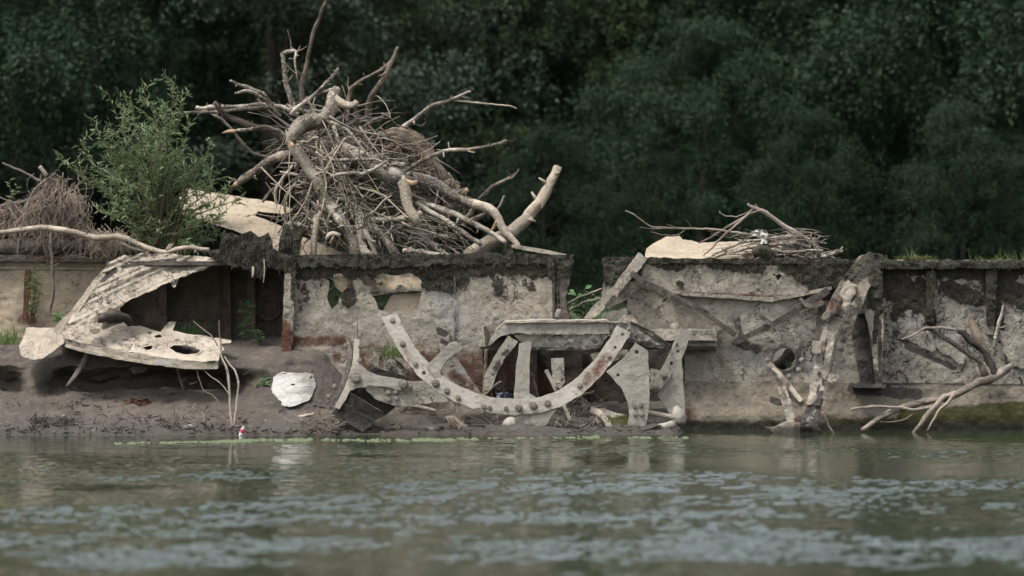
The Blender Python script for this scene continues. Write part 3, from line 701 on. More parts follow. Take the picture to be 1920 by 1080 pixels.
# --- right wall -----------------------------------------------------
hr = thing('hull_wall', 'long cracked grey beige hull wall with a round porthole rising from the water', 'wreck', P(1530, 815, YW))
mossR = caps((1130,495,1180,500,26),(1135,510,1150,540,16,.9),(1215,486,1560,487,11,.9),(1240,490,1270,495,16),(1340,488,1420,497,18),(1480,492,1620,500,26),(1500,510,1560,530,20),(1640,500,1920,498,20),
             (1640,520,1720,560,28),(1700,550,1680,590,16,.8),(1725,530,1745,600,12),(1775,540,1830,560,18,.9),(1850,510,1870,610,16),(1880,540,1920,560,24,.9),(1240,570,1275,530,3,.6),(1272,531,1278,535,7,.9),(1780,510,1900,515,14,.9))
darkR = caps((1380,640,1420,655,12,.7),(1600,728,1720,740,12,.9),(1680,625,1700,640,8,.8),(1700,650,1790,690,6,.8),(1650,720,1920,722,3,.8),(1530,530,1570,560,26,.7),(1840,760,1860,740,8,.6),(1395,640,1380,600,10,.6))
rustR = caps((1300,800,1560,812,14,1.0),(1250,548,1560,560,4,.8),(1420,650,1440,655,10,.7),(1460,800,1560,780,14,.6),(1290,780,1300,800,20,.7))
algR = caps((1560,810,1920,800,24,1.1),(1700,790,1920,775,24,1.0),(1840,770,1920,765,14,1.0),(1290,812,1560,815,8,.7))
greyR = caps((1400,660,1560,690,34,.7),(1720,600,1800,660,40,.7),(1780,530,1830,600,30,.6),(1870,620,1920,680,40,.8),(1400,600,1500,620,20,.5))
crR = caps((1640,520,1920,700,150,1.0),(1400,590,1560,700,50,.7))
mkR = dict(moss=mossR, dark=darkR, rust=rustR, alg=algR, grey=greyR, crack=crR)
smallhole = [(1448,513),(1456,516),(1462,512),(1470,517),(1464,520),(1459,526),(1455,519)]
A_ = sheet('hull_plate', [(1130,484),(1204,482),(1300,485),(1377,485),(1377,560),(1300,556),(1240,546),(1200,540),(1176,560),(1140,580),(1128,560),(1132,520)], YW-0.03, M['wall'], hr, step=3, rough=1.5, relief=0.02, rscale=0.035, masks=mkR, seed=21)
B_ = sheet('hull_plate', [(1374,485),(1500,485),(1640,488),(1640,545),(1560,542),(1500,556),(1440,562),(1374,559)], YW-0.045, M['wall'], hr, holes=[smallhole], step=3, rough=1.5, relief=0.02, rscale=0.035, masks=mkR, seed=22)
C1 = sheet('hull_plate', [(1176,535),(1377,535),(1377,722),(1284,722),(1284,655),(1176,655)], YW+0.01, M['wall'], hr, step=3, relief=0.015, rscale=0.035, masks=mkR, seed=23)
C2 = sheet('hull_plate', [(1374,535),(1640,535),(1640,722),(1374,722)], YW-0.005, M['wallg'], hr, holes=[circ(1471,674,21,22)], step=3, relief=0.015, rscale=0.035, masks=mkR, seed=24)
D1 = sheet('hull_plate', [(1636,500),(1960,500),(1960,722),(1636,722)], YW, M['wallg'], hr, step=3, relief=0.015, rscale=0.03, masks=mkR, seed=25)
def bil(X, Y): return YW-0.03-0.10*np.clip((Y-718)/60, 0, 1)**1.5
E1 = sheet('bilge_plate', [(1282,715),(1960,722),(1960,880),(1282,880)], bil, M['bilge'], hr, step=3, relief=0.03, rscale=0.03, masks=mkR, seed=26)
ga = sheet('gunwale', [(1640,487),(1720,486),(1800,488),(1960,488),(1960,503),(1800,503),(1640,505)], YW-0.12, M['wall'], hr, thick=0.3, step=3, rough=1.6, relief=0.02, masks=dict(moss=caps((1640,498,1960,498,12,.95))), seed=27)
gb = sheet('rim', [(1134,483),(1300,484),(1500,484),(1640,486),(1640,494),(1500,495),(1300,493),(1134,494)], YW-0.06, M['wall'], hr, thick=0.15, step=3, rough=2.0, relief=0.02, masks=dict(moss=caps((1130,488,1180,490,24,1.1),(1180,490,1640,490,12,.8))), seed=28)
r1 = sheet('rib', [(1738,508),(1753,508),(1752,560),(1749,604),(1737,603)], YW-0.10, M['wallg'], hr, thick=0.10, step=2.5, rough=1, relief=0.02, masks=dict(moss=caps((1745,508,1745,600,14,.95))), seed=29)
r2 = sheet('rib', [(1850,506),(1870,506),(1868,580),(1862,628),(1850,626)], YW-0.10, M['wallg'], hr, thick=0.10, step=2.5, rough=1, relief=0.02, masks=dict(moss=caps((1860,508,1858,600,14,.95))), seed=30)
sheet('end_post', [(1131,484),(1178,482),(1172,520),(1150,548),(1136,572),(1130,545),(1133,515)], YW-0.07, M['wall'], hr, thick=0.05, step=2.5, rough=1.5, relief=0.03, masks=dict(moss=caps((1135,490,1175,495,30,1.1),(1140,520,1160,520,20,.9))), seed=31)
for i_, fp in enumerate([[(1676,642),(1692,632),(1706,640),(1730,654),(1752,658),(1748,640),(1720,622),(1700,618),(1684,626)],[(1756,634),(1790,650),(1812,668),(1806,682),(1786,672),(1764,660),(1750,650)],[(1875,620),(1905,600),(1940,610),(1940,680),(1900,690),(1880,660)]]):
    sheet('paint_flake', fp, YW-0.028-0.004*(i_ % 3), M['wallg'], hr, step=2, rough=5, relief=0.012, rscale=0.06, thick=0.012, seed=300+i_, flake=0.004, masks=dict(grey=lambda X, Y: np.full(X.shape, 0.42)))
# porthole flange with rivets and stuff seen inside
pm = MB(); c = P(1471,674,YW-0.03)
for q in range(26):
    a0, a1 = 2*math.pi*q/26, 2*math.pi*(q+1)/26; r0, r1_ = 21/PXM*1.045, 25/PXM*1.045
    f = lambda a, r, y: c+Vector((r*math.cos(a), y, r*math.sin(a)))
    pm.quad(f(a0,r0,-.012), f(a0,r1_,-.01), f(a1,r1_,-.01), f(a1,r0,-.012)); pm.quad(f(a0,r0,-.012), f(a1,r0,-.012), f(a1,r0,.12), f(a0,r0,.12)); pm.quad(f(a0,r1_,-.01), f(a0,r1_,.03), f(a1,r1_,.03), f(a1,r1_,-.01))
port = pm.build('porthole_ring', M['dark'], hr)
for a in (95, 45, 0, -35, -75, 135, 180, 215):
    bolt(1471+32*math.cos(R(a)), 674-32*math.sin(R(a)), YW-0.04, port, 4.2, 'wallg', 'rivet', False)
pb = MB(); pb.tube([P(1440,705,2.8), P(1466,680,2.7), P(1490,655,2.8)], 0.08, 10, rough=0.3); tag(pb.build('log', M['brownbark']), 'grey log end seen inside the round porthole', 'log')
for i, (x, y) in enumerate([(1390,700),(1392,690),(1565,708),(1300,700)]): bolt(x, y, YW-0.03, hr, 3.2, 'wallg', 'rivet', False)
# diagonal struts and the edge bracket
dk = dict(dark=caps((1215,535,1376,640,14,.62),(1376,640,1560,540,14,.6)))
bar([(1184,511),(1210,532),(1240,545),(1270,561),(1311,579),(1340,600),(1361,615),(1380,628)], [YW-0.22,YW-0.16,YW-0.1], [9,13,12,10,11], 0.05, M['dark'], hr, 'strut', 41, 1.2, dk)
bar([(1374,645),(1400,632),(1447,609),(1475,594),(1501,576),(1530,558),(1554,544)], [YW-0.1,YW-0.16,YW-0.2], [9,11,12,13], 0.05, M['dark'], hr, 'strut', 42, 1.2, dk)
bar([(1428,595),(1442,604),(1450,612)], YW-0.24, 8, 0.05, M['dark'], hr, 'lug', 43)
bar([(1500,560),(1512,572),(1530,574),(1545,566)], YW-0.24, [6,9,7], 0.05, M['beam'], hr, 'lug', 44)
bar([(1252,546),(1300,552),(1376,557),(1444,562),(1500,552),(1560,540)], YW-0.085, 7, 0.03, M['wall'], hr, 'plate_edge', 45, 1.0, dict(rust=caps((1240,548,1560,555,6,.45))))
bar([(1206,480),(1190,500),(1165,530),(1145,555),(1120,580),(1098,600)], [YW-0.1,YW-0.24,YW-0.3], [20,20,16,20,18,12], 0.06, M['wall'], hr, 'leaning_flange', 46, 1.6, dict(dark=caps((1150,560,1140,575,8,.8)), moss=caps((1195,490,1200,486,8,.5))))
bar([(1186,515),(1200,526),(1216,534)], YW-0.2, 7, 0.03, M['dark'], hr, 'lug', 47)
moss_tufts([A_, B_, D1, ga, gb, r1, r2], M['moss'], hr, 2, 0.35, (0.012,0.032))
tag(sheet('torn_scrap', [(1160,600),(1170,590),(1185,592),(1196,604),(1188,614),(1178,600),(1170,612)], YW-0.45, M['pale'], None, thick=0.02, step=1.5, rough=0.8, relief=0.03), 'curled pale scrap of metal on the right end of the ledge', 'scrap metal')
# knee bracket with the shade of its recess painted by dark sheets
kb = thing('knee_bracket', 'tapering knee bracket with a recess painted dark on the right hull wall', 'bracket', P(1625, 725, YW-0.3))
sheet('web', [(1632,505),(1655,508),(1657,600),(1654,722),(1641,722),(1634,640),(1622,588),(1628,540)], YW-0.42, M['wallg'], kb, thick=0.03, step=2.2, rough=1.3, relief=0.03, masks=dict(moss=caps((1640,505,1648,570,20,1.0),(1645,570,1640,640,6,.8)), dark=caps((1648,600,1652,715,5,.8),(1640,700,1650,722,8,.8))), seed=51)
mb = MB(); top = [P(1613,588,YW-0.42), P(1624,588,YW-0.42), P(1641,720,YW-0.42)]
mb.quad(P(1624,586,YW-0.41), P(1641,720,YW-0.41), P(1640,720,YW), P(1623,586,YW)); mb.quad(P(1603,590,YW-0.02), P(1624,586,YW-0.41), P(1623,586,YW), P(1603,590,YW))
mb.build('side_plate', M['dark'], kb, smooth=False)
sheet('hollow_shade', [(1596,620),(1611,586),(1623,600),(1640,720),(1614,720)], YW-0.01-0.055, M['dark'], kb, thick=0.02, step=2.2, rough=0.8, seed=52, relief=0.02)  # dark sheet standing in for shade inside the bracket
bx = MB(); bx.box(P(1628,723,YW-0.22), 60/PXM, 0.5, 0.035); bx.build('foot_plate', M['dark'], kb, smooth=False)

# --- far left wall and the dark hold -------------------------------------
hf = thing('hull_wall', 'low beige hull wall at the far left behind the climbing weed', 'wreck', P(90, 620, 2.8))
fl = sheet('hull_plate', [(-60,488),(225,492),(225,680),(-60,680)], 2.8, M['deck'], hf, step=4, relief=0.03, rscale=0.03, masks=dict(crack=caps((0,510,200,515,20,.8),(100,520,180,580,20,.6)), rust=caps((40,600,60,600,12,.8),(-20,590,20,600,8,.6),(90,590,140,588,8,.6))), seed=61)
sheet('rim', [(-60,476),(60,478),(228,486),(228,492),(-60,489)], 2.68, M['dark'], hf, thick=0.35, step=2.5, rough=0.8, relief=0.01, seed=62, masks=dict(rust=caps((70,480,110,483,6,.9))))
sheet('strake', [(-60,500),(190,503),(190,506),(-60,503)], 2.77, M['deck'], hf, thick=0.03, step=2, rough=0.5, seed=63)
bar([(52,506),(50,545),(46,600)], 2.65, 9, 0.08, M['inner'], hf, 'rib', 64, 1.2, dict(rust=caps((50,500,46,600,10,1))))
ho = thing('hold', 'dark open hold of the wreck behind the torn plates', 'wreck', P(370, 640, 3.0))
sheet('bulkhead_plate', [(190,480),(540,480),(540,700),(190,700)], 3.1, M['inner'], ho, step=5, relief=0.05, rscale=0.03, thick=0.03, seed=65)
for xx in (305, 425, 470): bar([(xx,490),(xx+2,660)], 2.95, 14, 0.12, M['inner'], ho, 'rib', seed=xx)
mb = MB(); a = P(196,488,2.0); b_ = P(548,488,2.0)
mb.box(((a.x+b_.x)/2+0.1, 2.42, 2.02), b_.x-a.x+0.1, 1.3, 0.05); mb.build('shade_slab', M['dark'], ho, smooth=False)  # ceiling slab added to keep the hold dark
for (x, y) in ((512,530),(505,580)):
    mb = MB(); c = P(x,y,3.04); mb.tube([c+Vector((0.13*math.cos(t), 0, 0.13*math.sin(t))) for t in np.linspace(0,6.28,17)], 0.018, 5, seg=2, cap=False); mb.build('ring_fitting', M['inner'], ho)
mm = dict(moss=caps((415,455,560,490,60,1.3)))
ft = sheet('torn_flange', [(388,470),(412,466),(418,440),(432,436),(444,442),(458,436),(470,432),(486,446),(502,436),(510,452),(512,468),(530,476),(560,484),(560,502),(545,512),(500,500),(494,520),(478,518),(470,508),(455,498),(440,502),(425,494),(400,488)], 1.75, M['wall'], ho, thick=0.10, step=2.5, rough=2.0, relief=0.03, masks=mm, seed=66)
fs = sheet('mossy_post', [(520,478),(524,450),(532,424),(545,412),(558,416),(570,424),(566,445),(560,470),(556,486),(525,486)], 1.95, M['wall'], ho, thick=0.22, step=2.5, rough=1.6, relief=0.05, masks=mm, seed=67)
moss_tufts([ft, fs], M['moss'], ho, 3, 0.5, (0.015, 0.04), 0.4)
for (x, y0, y1, rr) in ((474,500,520,2.2),(495,486,530,1.2)):
    mb = MB(); mb.tube([P(x,y0,1.7), P(x+1,(y0+y1)/2,1.69), P(x-1,y1,1.7)], [rr/PXM, rr*1.3/PXM, rr*.6/PXM], 5); mb.build('rust_drip', M['pale'], ho)

# --- torn deck plates on the left -------------------------------------------
lp = thing('torn_deck_plate', 'pale buckled deck plate hanging down in front of the dark hold, torn lower edge', 'deck plate', P(260, 610, 1.5))
def dsl(X, Y): return 1.95-0.55*np.clip((Y-480)/125, 0, 1)-0.35*np.clip((300-X)/200, 0, 1)+0.0*X
p = [(205,492),(232,478),(300,474),(380,480),(412,486),(424,490),(410,497),(380,508),(350,515),(338,520),(327,541),(318,530),(300,538),(270,552),(248,560),(236,570),(220,580),(206,578),(196,590),(178,582),(182,600),(160,604),(135,612),(125,606),(140,585),(155,560),(165,545),(180,528)]
def ridges(X, Y):
    u = (X-140)*0.42+(Y-600)*0.91
    return dsl(X, Y)-0.035*np.maximum(0, np.sin(u*0.16))**3*np.clip((X-150)/40, 0, 1)-0.02*np.maximum(0, np.sin(u*0.31+1))**4
tp = sheet('plate', p, ridges, M['pale'], lp, step=2.0, rough=3.0, relief=0.06, rscale=0.05, seed=71, thick=0.014,
    masks=dict(dark=caps((215,508,190,525,6,1.0),(260,492,330,486,3,.7),(230,500,300,490,4,.8),(290,495,326,490,5,.8)), crack=caps((160,540,300,540,60,.9)), rust=caps((225,490,235,490,4,.7))))
bar([(232,482),(205,500),(178,530),(160,556),(140,584),(118,605),(104,625)], [1.85,1.5,1.2,1.1], [8,9,11,12,13,12], 0.05, M['pale'], lp, 'edge_roll', 72, 0.8, dict(dark=caps((220,486,200,505,3,.6))))
op = thing('curved_deck_plate', 'pale half oval deck plate with a raised rim and holes, jutting over the mud', 'deck plate', P(260, 690, 1.2))
def dop(X, Y): return 1.9-0.9*np.clip((Y-603)/75, 0, 1.1)
pp = [(112,612),(150,607),(190,606),(230,604),(240,612),(262,612),(300,622),(310,610),(318,602),(330,604),(322,620),(350,625),(400,632),(434,638),(432,643),(412,644),(420,654),(412,664),(408,680),(380,680),(340,674),(290,668),(240,660),(190,651),(150,643),(122,634),(112,622)]
sheet('plate', pp, dop, M['pale'], op, holes=[[(168,617),(178,615),(190,617),(186,624),(176,627),(169,622)],[(265,652),(276,648),(288,646),(285,655),(276,657)],[(316,652),(326,648),(345,649),(362,651),(376,656),(372,662),(350,664),(330,660)],[(276,624),(284,622),(283,626)],[(288,630),(300,628),(304,632),(292,633)]], step=2.0, rough=1.3, relief=0.03, rscale=0.06, seed=73, thick=0.02, masks=dict(crack=caps((120,620,420,650,40,.7))))
def curve_px(pts, n=60):
    pts = np.array(pts, float); t = np.linspace(0, len(pts)-1, n); return np.stack([np.interp(t, np.arange(len(pts)), pts[:,0]), np.interp(t, np.arange(len(pts)), pts[:,1])], 1)
rimc = [(113,610),(106,620),(108,630),(122,641),(150,650),(190,658),(240,668),(290,675),(340,681),(380,684),(408,682)]
bar(rimc, [1.75,1.5,1.1,0.98,0.97], 12, 0.16, M['wall'], op, 'rim', 74, 0.6, dict(moss=caps((125,637,405,679,4,.62),(108,632,150,648,4,.4))))
bar([(x, y+7) for x, y in rimc[3:]], [1.1,0.95,0.94], 5, 0.2, M['pale'], op, 'rim_flange', 75, 0.9)
sheet('flap', [(50,614),(100,614),(118,630),(120,642),(105,654),(80,673),(62,675),(40,668),(36,650),(44,634)], lambda X, Y: 1.5-0.3*(Y-614)/60, M['pale'], op, step=2.2, rough=1.5, relief=0.03, rscale=0.04, thick=0.02, seed=76, masks=dict(grey=caps((40,665,75,672,9,.5))))
sheet('paint_flake', [(286,675),(300,674),(322,677),(328,682),(310,687),(302,684),(290,682)], 0.95, M['white'], op, step=1.5, rough=1, thick=0.01, seed=77)
mb = MB(); mb.tube([P(172,648,1.35), P(150,690,1.2), P(126,724,1.05)], [0.045,0.05,0.03], 6, rough=0.3, flat=0.5); tag(mb.build('iron_bar', M['dark']), 'dark slanting iron bar propping the curved plate over the mud', 'iron bar')
mb = MB(); mb.tube([P(330,684,1.25), P(338,710,1.2), P(344,730,1.1)], [0.03,0.035,0.02], 6, rough=0.3, flat=0.5); tag(mb.build('iron_bar', M['inner']), 'short rusty bar under the right end of the curved plate', 'iron bar')
mb = MB(); mb.tube([P(185,600,1.7), P(212,592,1.9), P(236,604,2.1), P(244,618,2.3)], [0.03,0.09,0.08,0.05], 8, rough=0.4); tag(mb.build('dark_scrap', M['dark']), 'dark lump of scrap between the hanging plate and the curved plate', 'scrap metal')

# --- tan deck plates behind the wall ------------------------------------------
def tan(name, label, poly, dep, seed, **kw): return tag(sheet(name, poly, dep, M['deck'], None, step=3, rough=kw.pop('rough', 0.8), relief=0.03, rscale=0.02, thick=0.02, seed=seed, **kw), label, 'deck plate')
tan('buckled_deck_plate', 'large tan deck plate sloping down from behind the bush to the mossy rim', [(335,365),(352,352),(430,366),(510,378),(550,392),(536,402),(484,397),(476,404),(500,412),(530,425),(570,445),(640,472),(655,486),(560,492),(520,470),(470,442),(420,427),(380,414),(340,402)], lambda X, Y: 4.3-2.0*(Y-352)/130, 81, masks=dict(dark=caps((455,406,480,403,3,.7),(484,398,530,402,2,.6)), crack=caps((400,380,600,450,60,.5)), grey=caps((350,360,480,385,12,.3))))
tan('buckled_deck_plate', 'tan deck plate seen through the upper half of the large hull hole', [(670,498),(800,498),(815,546),(750,548),(690,556),(660,540)], lambda X, Y: 2.35-0.35*(Y-505)/50, 83, masks=dict(dark=caps((690,550,800,546,3,.6))))
tan('buckled_deck_plate', 'tan deck plate filling the lower right of the large hull hole', [(735,552),(815,548),(815,610),(700,610),(722,575)], lambda X, Y: 2.1-0.2*(Y-550)/50, 84)
tan('buckled_deck_plate', 'tan plate seen through the small left hull hole', [(624,500),(660,500),(655,545),(640,548),(626,535)], 2.2, 85)
tan('buckled_deck_plate', 'tan torn deck plate rising above the right hull rim', [(1210,492),(1212,466),(1230,452),(1248,444),(1262,443),(1274,441),(1280,448),(1298,450),(1312,456),(1350,453),(1420,455),(1470,462),(1500,472),(1520,492)], lambda X, Y: 3.2-1.2*(Y-441)/50, 86, rough=1.4)
mb = MB(); mb.tube([P(688,560,2.2), P(740,548,2.3), P(795,545,2.4)], 0.018, 5, rough=0.3, flat=0.5); tag(mb.build('batten', M['bark']), 'thin dark edged batten across the large hull hole', 'batten')
mb = MB(); mb.tube([P(686,506,2.1), P(700,520,1.9), P(714,531,1.72)], [0.035,0.035,0.028], 7, rough=0.2); tag(mb.build('log', M['bark']), 'grey stick poking out of the large hull hole', 'log')

# --- ledge -------------------------------------------------------------
lg = thing('ledge', 'heavy projecting box ledge with cracked dirty faces above the wheel', 'wreck', P(1110, 660, 1.1))
YL = 1.15
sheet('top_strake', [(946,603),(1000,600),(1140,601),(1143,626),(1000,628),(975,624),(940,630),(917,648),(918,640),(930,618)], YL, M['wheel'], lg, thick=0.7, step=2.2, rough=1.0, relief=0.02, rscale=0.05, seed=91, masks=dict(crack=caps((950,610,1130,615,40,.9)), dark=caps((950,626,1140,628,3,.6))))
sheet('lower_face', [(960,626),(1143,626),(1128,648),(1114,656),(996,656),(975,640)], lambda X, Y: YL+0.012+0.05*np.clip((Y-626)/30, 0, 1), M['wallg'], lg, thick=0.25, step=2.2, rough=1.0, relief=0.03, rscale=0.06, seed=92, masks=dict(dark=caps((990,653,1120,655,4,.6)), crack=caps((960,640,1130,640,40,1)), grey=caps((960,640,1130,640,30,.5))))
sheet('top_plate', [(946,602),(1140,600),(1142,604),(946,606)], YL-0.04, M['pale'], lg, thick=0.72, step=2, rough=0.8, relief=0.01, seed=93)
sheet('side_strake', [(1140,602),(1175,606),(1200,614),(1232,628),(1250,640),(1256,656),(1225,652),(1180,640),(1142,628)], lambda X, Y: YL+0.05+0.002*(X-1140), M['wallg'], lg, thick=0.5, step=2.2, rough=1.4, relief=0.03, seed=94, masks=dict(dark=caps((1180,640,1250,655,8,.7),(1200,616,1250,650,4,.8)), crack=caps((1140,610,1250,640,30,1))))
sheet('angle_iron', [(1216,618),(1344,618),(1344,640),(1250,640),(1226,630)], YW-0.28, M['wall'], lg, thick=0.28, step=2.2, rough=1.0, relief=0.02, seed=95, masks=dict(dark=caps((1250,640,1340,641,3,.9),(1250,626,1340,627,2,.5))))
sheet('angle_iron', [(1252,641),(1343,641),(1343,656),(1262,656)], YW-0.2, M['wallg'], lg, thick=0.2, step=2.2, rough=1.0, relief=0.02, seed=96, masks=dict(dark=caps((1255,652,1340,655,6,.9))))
bolt(1265,612,YW-0.15,lg,8,'wall','eye_bolt',False)
mb = MB(); mb.tube([P(1182,604,0.95), P(1215,618,0.97), P(1240,636,1.0), P(1258,652,1.1)], [0.04,0.035,0.03,0.02], 6, rough=0.4, flat=0.6); tag(mb.build('iron_bar', M['beam']), 'crusted bar slanting down over the right end of the ledge', 'iron bar')
mb = MB(); mb.tube([P(1046,597,1.35), P(1047,588,1.36), P(1049,580,1.37)], [0.03,0.04,0.025], 8, rough=0.2); tag(mb.build('stone', M['pebble']), 'small pale upright stone on the ledge by the hull gap', 'stone')

# --- bent frame in front of the right wall ------------------------------------
bf = thing('crumpled_wreckage', 'crumpled steel frame leaning from the mossy wall top down into the water', 'wreck', P(1540, 820, 1.0))
fm = dict(moss=caps((1650,475,1590,520,26,1.1),(1600,520,1585,560,14,.85)), dark=caps((1560,600,1545,740,5,.6),(1585,560,1575,600,8,.5)))
sheet('gusset_head', [(1612,482),(1632,474),(1656,477),(1664,490),(1645,512),(1630,542),(1614,578),(1600,600),(1586,596),(1566,590),(1550,602),(1540,596),(1562,558),(1582,522),(1598,498)], lambda X, Y: 1.72-0.5*np.clip((Y-475)/110, 0, 1)-0.1*np.sin((X-1540)*0.09), M['beam'], bf, thick=0.08, step=2.2, rough=2.6, relief=0.07, rscale=0.07, seed=101, flake=0.015, masks=dict(moss=caps((1650,482,1600,515,20,.95),(1600,540,1612,575,9,.7)), rust=caps((1560,570,1585,560,14,.6)), grey=caps((1570,560,1590,530,10,.5))))
bar([(1600,530),(1572,580),(1556,620),(1545,670),(1532,720),(1526,760)], [1.45,1.2,1.05,0.9], [24,30,26,26,28,26], 0.05, M['wall'], bf, 'beam', 102, 1.8, dict(dark=caps((1556,600,1530,755,3,.6),(1536,700,1545,720,6,.7),(1545,740,1530,760,10,.8)), rust=caps((1572,560,1562,600,8,.7))), 0.02)
bar([(1600,575),(1590,610),(1576,650),(1562,700)], [1.2,1.15,1.05], [22,18,14,9], 0.10, M['dark'], bf, 'beam', 103, 1.2, dict(moss=caps((1600,575,1580,640,8,.4))), 0.02)
bar([(1541,566),(1536,610),(1530,660)], [1.7,1.6], [12,10,8], 0.05, M['dark'], bf, 'beam', 104, 1.0)
bar([(1533,640),(1532,662)], 0.95, 14, 0.14, M['pale'], bf, 'lug', 105, 0.5)
bar([(1440,684),(1455,700),(1472,722),(1490,745),(1506,760)], [1.2,1.0,0.95], [16,18,15,13], 0.05, M['beam'], bf, 'channel', 106, 1.2, dict(dark=caps((1440,690,1490,752,5,.7))), 0.02)
bar([(1450,690),(1480,722),(1502,752)], [1.1,0.92], [6,8,7], 0.04, M['pale'], bf, 'channel_flange', 107, 0.8)
bar([(1466,726),(1476,760),(1488,800)], [0.95,0.9,0.85], [14,17,15], 0.05, M['wallg'], bf, 'channel', 108, 1.2, dict(rust=caps((1466,730,1476,765,7,.6)), dark=caps((1490,740,1495,800,7,.6))), 0.02)
bar([(1444,748),(1458,754),(1474,758)], 1.05, [10,13,9], 0.05, M['dark'], bf, 'lug', 109, 1)
bar([(1530,745),(1525,775),(1512,805),(1505,830)], [0.95,0.9,0.85], [28,30,26,20], 0.06, M['dark'], bf, 'beam', 110, 2, dict(grey=caps((1530,750,1515,800,8,.6))), 0.03)
sheet('torn_plate', [(1428,797),(1450,800),(1470,790),(1500,792),(1505,815),(1500,830),(1440,830),(1452,815),(1438,806)], lambda X, Y: 0.85-0.2*(Y-790)/30, M['beam'], bf, thick=0.04, step=2, rough=2, relief=0.05, seed=111, masks=dict(dark=caps((1440,822,1500,826,8,.9))))
sheet('torn_plate', [(1500,800),(1530,790),(1548,822),(1546,832),(1500,832)], 0.7, M['dark'], bf, thick=0.04, step=2, rough=1.5, relief=0.05, seed=112)
sheet('lug', [(1554,702),(1572,703),(1574,712),(1560,718),(1552,714)], 0.98, M['pale'], bf, thick=0.06, step=2, rough=0.7, seed=113)

# --- paddle wheel ---------------------------------------------------------------
YR = 0.75
def ringdep(X, Y): return YR+0.35*np.clip((770-Y)/180, 0, 1)
pw = thing('broken_waterwheel', 'big broken wheel rim with bolts and spokes curving in a wide U', 'wheel', P(960, 800, YR))
ring = [(730,590),(741,617),(757,644),(776,672),(798,697),(824,719),(855,738),(890,752),(928,761),(970,764),(1010,760),(1048,748),(1082,728),(1112,700),(1138,668),(1156,641),(1170,616)]
t_ = np.linspace(0, len(ring)-1, 80); rp = np.array(ring, float)
sm_ = [tuple(np.array([np.interp(t, np.arange(len(rp)), rp[:,0]), np.interp(t, np.arange(len(rp)), rp[:,1])])) for t in t_]
ringpoly_w = 29
pts = np.array(sm_); tg = np.gradient(pts, axis=0); tg /= np.linalg.norm(tg, axis=1, keepdims=True); nr = np.stack([-tg[:,1], tg[:,0]], 1)
rpoly = [tuple(p) for p in pts+nr*ringpoly_w/2]+[tuple(p) for p in (pts-nr*ringpoly_w/2)[::-1]]
rim_o = sheet('rim', rpoly, ringdep, M['wheel'], pw, holes=[circ(795,699,4), circ(1167,627,3), circ(1153,651,3.2)], thick=0.07, step=2.0, rough=1.3, relief=0.008, rscale=0.08, seed=121, flake=0.002, masks=dict(dark=caps((735,600,760,650,4,.35),(890,765,1000,778,4,.5)), rust=caps((1100,715,1140,668,12,.7),(760,660,790,695,8,.4),(960,760,1010,762,10,.4),(1150,650,1130,680,6,.5))))
for (x, y, r) in ((736,601,5),(755,645,5),(779,683,4.5),(817,719,7),(838,733,5.5),(859,746,5),(907,763,5),(918,765,4.5),(949,766,4),(973,765,6.5),(1000,761,7),(1027,757,6),(1087,723,5),(1142,668,4)):
    bolt(x, y, float(ringdep(0, np.array(y)))-0.012, rim_o, r)
def sp(name, poly, Y, seed, mat='wheel', rough=0.8, **kw): return sheet(name, poly, Y, M[mat], kw.pop('parent', pw), thick=kw.pop('thick', 0.05), step=2, rough=rough, relief=0.006, rscale=0.08, seed=seed, flake=0.002, **kw)
sp('spoke', [(800,684),(818,668),(842,643),(855,640),(868,652),(848,668),(832,682),(826,695),(828,714),(812,706)], YR+0.12, 122)
sp('spoke', [(963,756),(967,700),(973,644),(996,642),(993,690),(992,738),(1010,748),(1008,756)], YR+0.10, 123, masks=dict(rust=caps((978,700,980,706,8,.5))))
sp('spoke', [(953,628),(971,641),(946,672),(932,700),(922,728),(905,735),(910,700),(925,672)], YR+0.28, 124, 'wallg', masks=dict(dark=caps((950,660,925,700,8,.6),(955,640,945,650,8,.4))))
sp('spoke', [(1033,672),(1057,671),(1059,716),(1052,730),(1037,722)], YR+0.38, 125, 'wallg', masks=dict(dark=caps((1040,690,1056,712,8,.4))))
sp('gusset', [(826,690),(850,667),(862,680),(888,718),(905,742),(880,745),(850,738),(836,715)], YR+0.35, 126, 'wallg', masks=dict(rust=caps((850,705,880,725,14,.75)), grey=caps((850,672,870,700,10,.8))))
bolt(847, 684, YR+0.32, pw, 5); bolt(877, 722, YR+0.32, pw, 4)
sp('gusset', [(965,781),(1010,772),(1044,767),(1034,782),(1024,798),(1004,812),(1000,830),(948,830),(956,806)], YR+0.02, 127, masks=dict(alg=caps((985,785,985,795,20,.5),(975,815,1000,815,12,.8))))
sp('spoke', [(1107,664),(1116,661),(1135,660),(1176,655),(1180,668),(1130,684),(1112,676)], YR+0.5, 128, 'pale')
bolt(1164, 668, YR+0.46, pw, 5)
mb = MB(); mb.tube([P(957,790,YR), P(956,799,YR-0.08), P(955,808,YR-0.1)], [0.07,0.085,0.06], 9, rough=0.3); mb.build('hub_boss', M['wheel'], pw)
